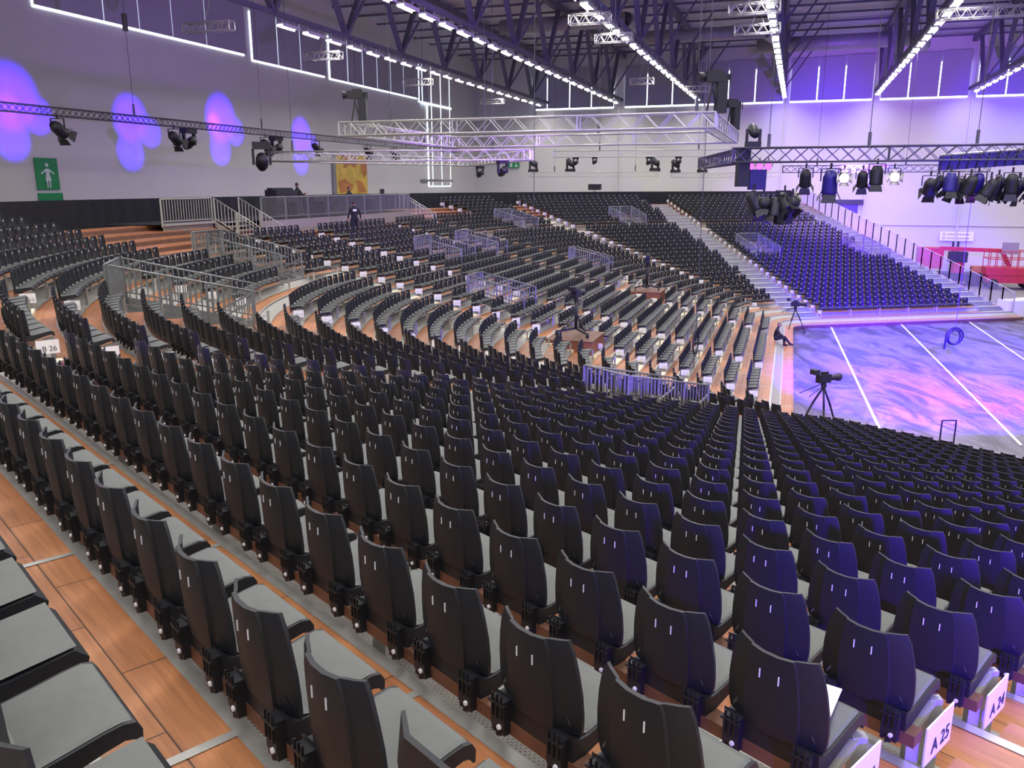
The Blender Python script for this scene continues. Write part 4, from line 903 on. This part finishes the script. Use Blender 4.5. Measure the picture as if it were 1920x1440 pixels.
# boom lift and platform lift
t = thing('boom_lift', HP(75, 12.0, FLOOR), 'red articulated boom lift parked by the far wall behind the fence', 'lift', None, AX-PI/2); 
MB().box((-2.4, -.9, 1.3), (-.6, .9, 2.9)).build('counterweight', M['red'], t); MB().box((-1.6, -1.0, .35), (2.4, 1.0, .95)).build('chassis', M['black'], t)
for x in (-1.2, 1.8):
    for y in (-1.0, 1.0): MB().lathe((x, y-.18, .45), (x, y+.18, .45), [(0, 0), (0, .4), (.1, .45), (.9, .45), (1, .4), (1, 0)], 16).build('wheel', M['rubber'], t, True)
mb = MB(); mb.bar((-.8, 0, 2.85), (3.6, 0, 2.75), .35, .3); mb.bar((3.6, 0, 2.8), (4.5, 0, 1.1), .3, .3); mb.build('boom', M['red'], t); MB().box((-.1, -.5, 1.8), (1.2, .5, 2.6)).build('control_box', M['black'], t); MB().tube((.6, 0, .9), (.6, 0, 1.9), .5, 12).build('turntable', M['red'], t); MB().box((1.6, -.4, 1.0), (2.5, .4, 1.5)).build('engine_cover', M['orange'], t)
t = thing('platform_lift', HP(73, 15.9, FLOOR), 'red platform lift with open railed basket at the right edge by the far wall', 'lift', None, AX-PI/2)
mb = MB(); mb.box((-1.6, -.9, .5), (1.7, .9, 1.3)); mb.box((-1.75, -.95, 1.1), (1.8, .95, 1.65)); mb.build('body', M['red'], t)
for x in (-1.2, 1.3):
    for y in (-.9, .9): MB().lathe((x, y-.15, .4), (x, y+.15, .4), [(0, 0), (0, .36), (.1, .4), (.9, .4), (1, .36), (1, 0)], 16).build('wheel', M['rubber'], t, True)
mb = MB()
for y in (-.9, .9):
    for z in (2.3, 2.9): mb.tube((-1.7, y, z), (1.75, y, z), .035, 6)
    for x in np.linspace(-1.7, 1.75, 8): mb.tube((x, y, 1.6), (x, y, 2.9), .03, 6)
for x in (-1.7, 1.75):
    for z in (2.3, 2.9): mb.tube((x, -.9, z), (x, .9, z), .03, 6)
mb.build('basket_rail', M['red'], t); MB().box((-.6, .3, 2.6), (.5, .5, 3.5)).build('control_panel', M['fascia'], t)
p = P3(SF+14.9, -.55, FLOOR)
t = thing('covered_crate', p, 'crate under a crumpled white dust sheet at the foot of the fence', 'crate', None, R(5))
mb = MB(); mb.box((-1.1, -.3, 0), (-.05, .75, 1.02)); mb.box((-.1, -.35, .05), (.55, .7, 1.08)); mb.build('dust_sheet', M['sheet'], t); MB().box((.05, -.37, .1), (.42, -.34, .8)).build('dark_opening', M['black'], t)
# bits on seats: programme sheets
for i, (a, r, k) in enumerate([(-11.14, 26, .28)]):
    p, tt = P(a+.25, Drow(r)-.25); o = MB().box((-.15, -.11, 0), (.15, .11, .004)).build('paper_sheet', M['white']); o.location = (p[0]-.02, p[1]+.02, deck(r)+.502); o.rotation_euler = (R(-4), 0, math.atan2(tt[1], tt[0])+.25); tag(o, 'white sheet of paper lying on the end seat signed A 26', 'paper')
hg = thing('small_ladder_frame', (13.5, 24.6, FLOOR), 'small dark tube frame standing at the near edge of the arena floor', 'frame'); mb = MB(); mb.tube((-.22, 0, 0), (-.22, 0, .75), .025, 6); mb.tube((.22, 0, 0), (.22, 0, .75), .025, 6); mb.tube((-.22, 0, .75), (.22, 0, .75), .025, 6); mb.build('tubes', M['black'], hg)

# ------------------------------------------------------------------ light
def spot(loc, tgt, power, col, size, blend=.4, rad=.15):
    l = bpy.data.lights.new('stage_beam', 'SPOT'); l.energy = power; l.color = col; l.spot_size = R(size); l.spot_blend = blend; l.shadow_soft_size = rad
    o = bpy.data.objects.new('stage_beam', l); C.objects.link(o); o.location = loc; o.rotation_euler = (Vector(tgt)-Vector(loc)).to_track_quat('-Z', 'Y').to_euler(); return o
BLUE = (.04, .0, 1.); PUR = (.055, .0, 1.); MAG = (1., .10, .8)
# wall washes from the left truss
for p, z, pw, sz in ((28.3, 3.5, 5200, 46), (35.1, 3.2, 3800, 40), (42.2, 3.6, 5200, 44), (50.6, 3.2, 3800, 40)):
    spot(HP(p-.3, -28.6, 2.5), HP(p, QL, z), pw, BLUE, sz, .6)
    spot(HP(p-.6, -28.4, 2.5), HP(p-.2, QL, z-1.5), pw*.5, BLUE, 30, .5)  # smaller beams added here and below to make each pool irregular
    spot(HP(p+.9, -28.4, 2.5), HP(p+1.3, QL, z-.5), pw*.5, BLUE, 26, .5)
spot(HP(41.2, -28.6, 2.5), HP(41.6, QL, 3.5), 500, MAG, 22, 1.)
spot(HP(27.8, -28.6, 2.5), HP(28.2, QL, 3.3), 220, MAG, 22, 1.)
spot(HP(30, -8, 1.), HP(44, QL, 8.5), 5200, (.42, .18, 1), 95, 1.)  # broad wash added to tint the upper wall lilac, off the left truss
# stage wash
spot(HP(29, 6.5, .3), (15.5, 30, FLOOR), 190000, PUR, 62, .5)
spot(HP(29, 8.5, .3), (19.5, 33, FLOOR), 320000, BLUE, 60, .5)
spot(HP(29, 2.0, .3), (19, 38, FLOOR), 45000, (.14, .02, 1), 58, .8)
spot(HP(29, 9.5, .3), (27, 32.5, FLOOR), 9000, MAG, 22, .9)
spot(HP(29, 4.0, .3), (12.5, 27, FLOOR), 16000, (.55, .22, 1), 40, .8)
# beams on the far wall and far block
spot(HP(54, 5, 1.0), HP(PF, 1.5, 5.4), 36000, BLUE, 24, 1.)
spot(HP(54, 9, 1.0), HP(PF, 15.8, 5.8), 36000, BLUE, 22, 1.)
spot(HP(54, 3, 1.0), HP(PF, 9., 1), 34000, (.30, .08, 1), 78, 1.)
spot(HP(29, 5.5, .4), tuple(P3(SF+8.5, Drow(7), deck(7))), 190000, (.07, .0, 1), 34, .9)
spot(HP(56, 1.5, .7), tuple(P3(SF+13.5, Drow(27), deck(27))), 8200, (1, .8, .72), 44, .9)
# blue tint on the near chair backs: unseen spots added for it
spot((4.5, -6.6, -.35), (5.6, 4.6, -2.9), 34000, (.08, .0, 1), 60, 1.)
spot((-13.0, 5.0, 2.4), (-3.3, 13.0, -2.9), 5200, (.08, .0, 1), 17, .7)

w = bpy.data.worlds.new('World'); bpy.context.scene.world = w; w.use_nodes = True
w.node_tree.nodes['Background'].inputs[0].default_value = (.88, .86, .88, 1); w.node_tree.nodes['Background'].inputs[1].default_value = .8

# ------------------------------------------------------------------ camera
cd = bpy.data.cameras.new('Camera'); cam = bpy.data.objects.new('Camera', cd); C.objects.link(cam)
cd.sensor_width = 36; cd.lens = 36*FL/1920; cd.clip_start = .03; cd.clip_end = 300
cam.matrix_world = Matrix.Rotation(PI/2-PITCH, 4, 'X') @ Matrix.Rotation(-ROLL*-1, 4, 'Z')
sc = bpy.context.scene; sc.camera = cam
sc.view_settings.view_transform = 'Standard'; sc.view_settings.look = 'None'; sc.view_settings.gamma = 1; sc.view_settings.exposure = 0
sc.view_settings.use_curve_mapping = False
sc.cycles.max_bounces = 5; sc.cycles.diffuse_bounces = 3; sc.cycles.glossy_bounces = 2; sc.cycles.sample_clamp_indirect = 4; sc.cycles.use_denoising = True
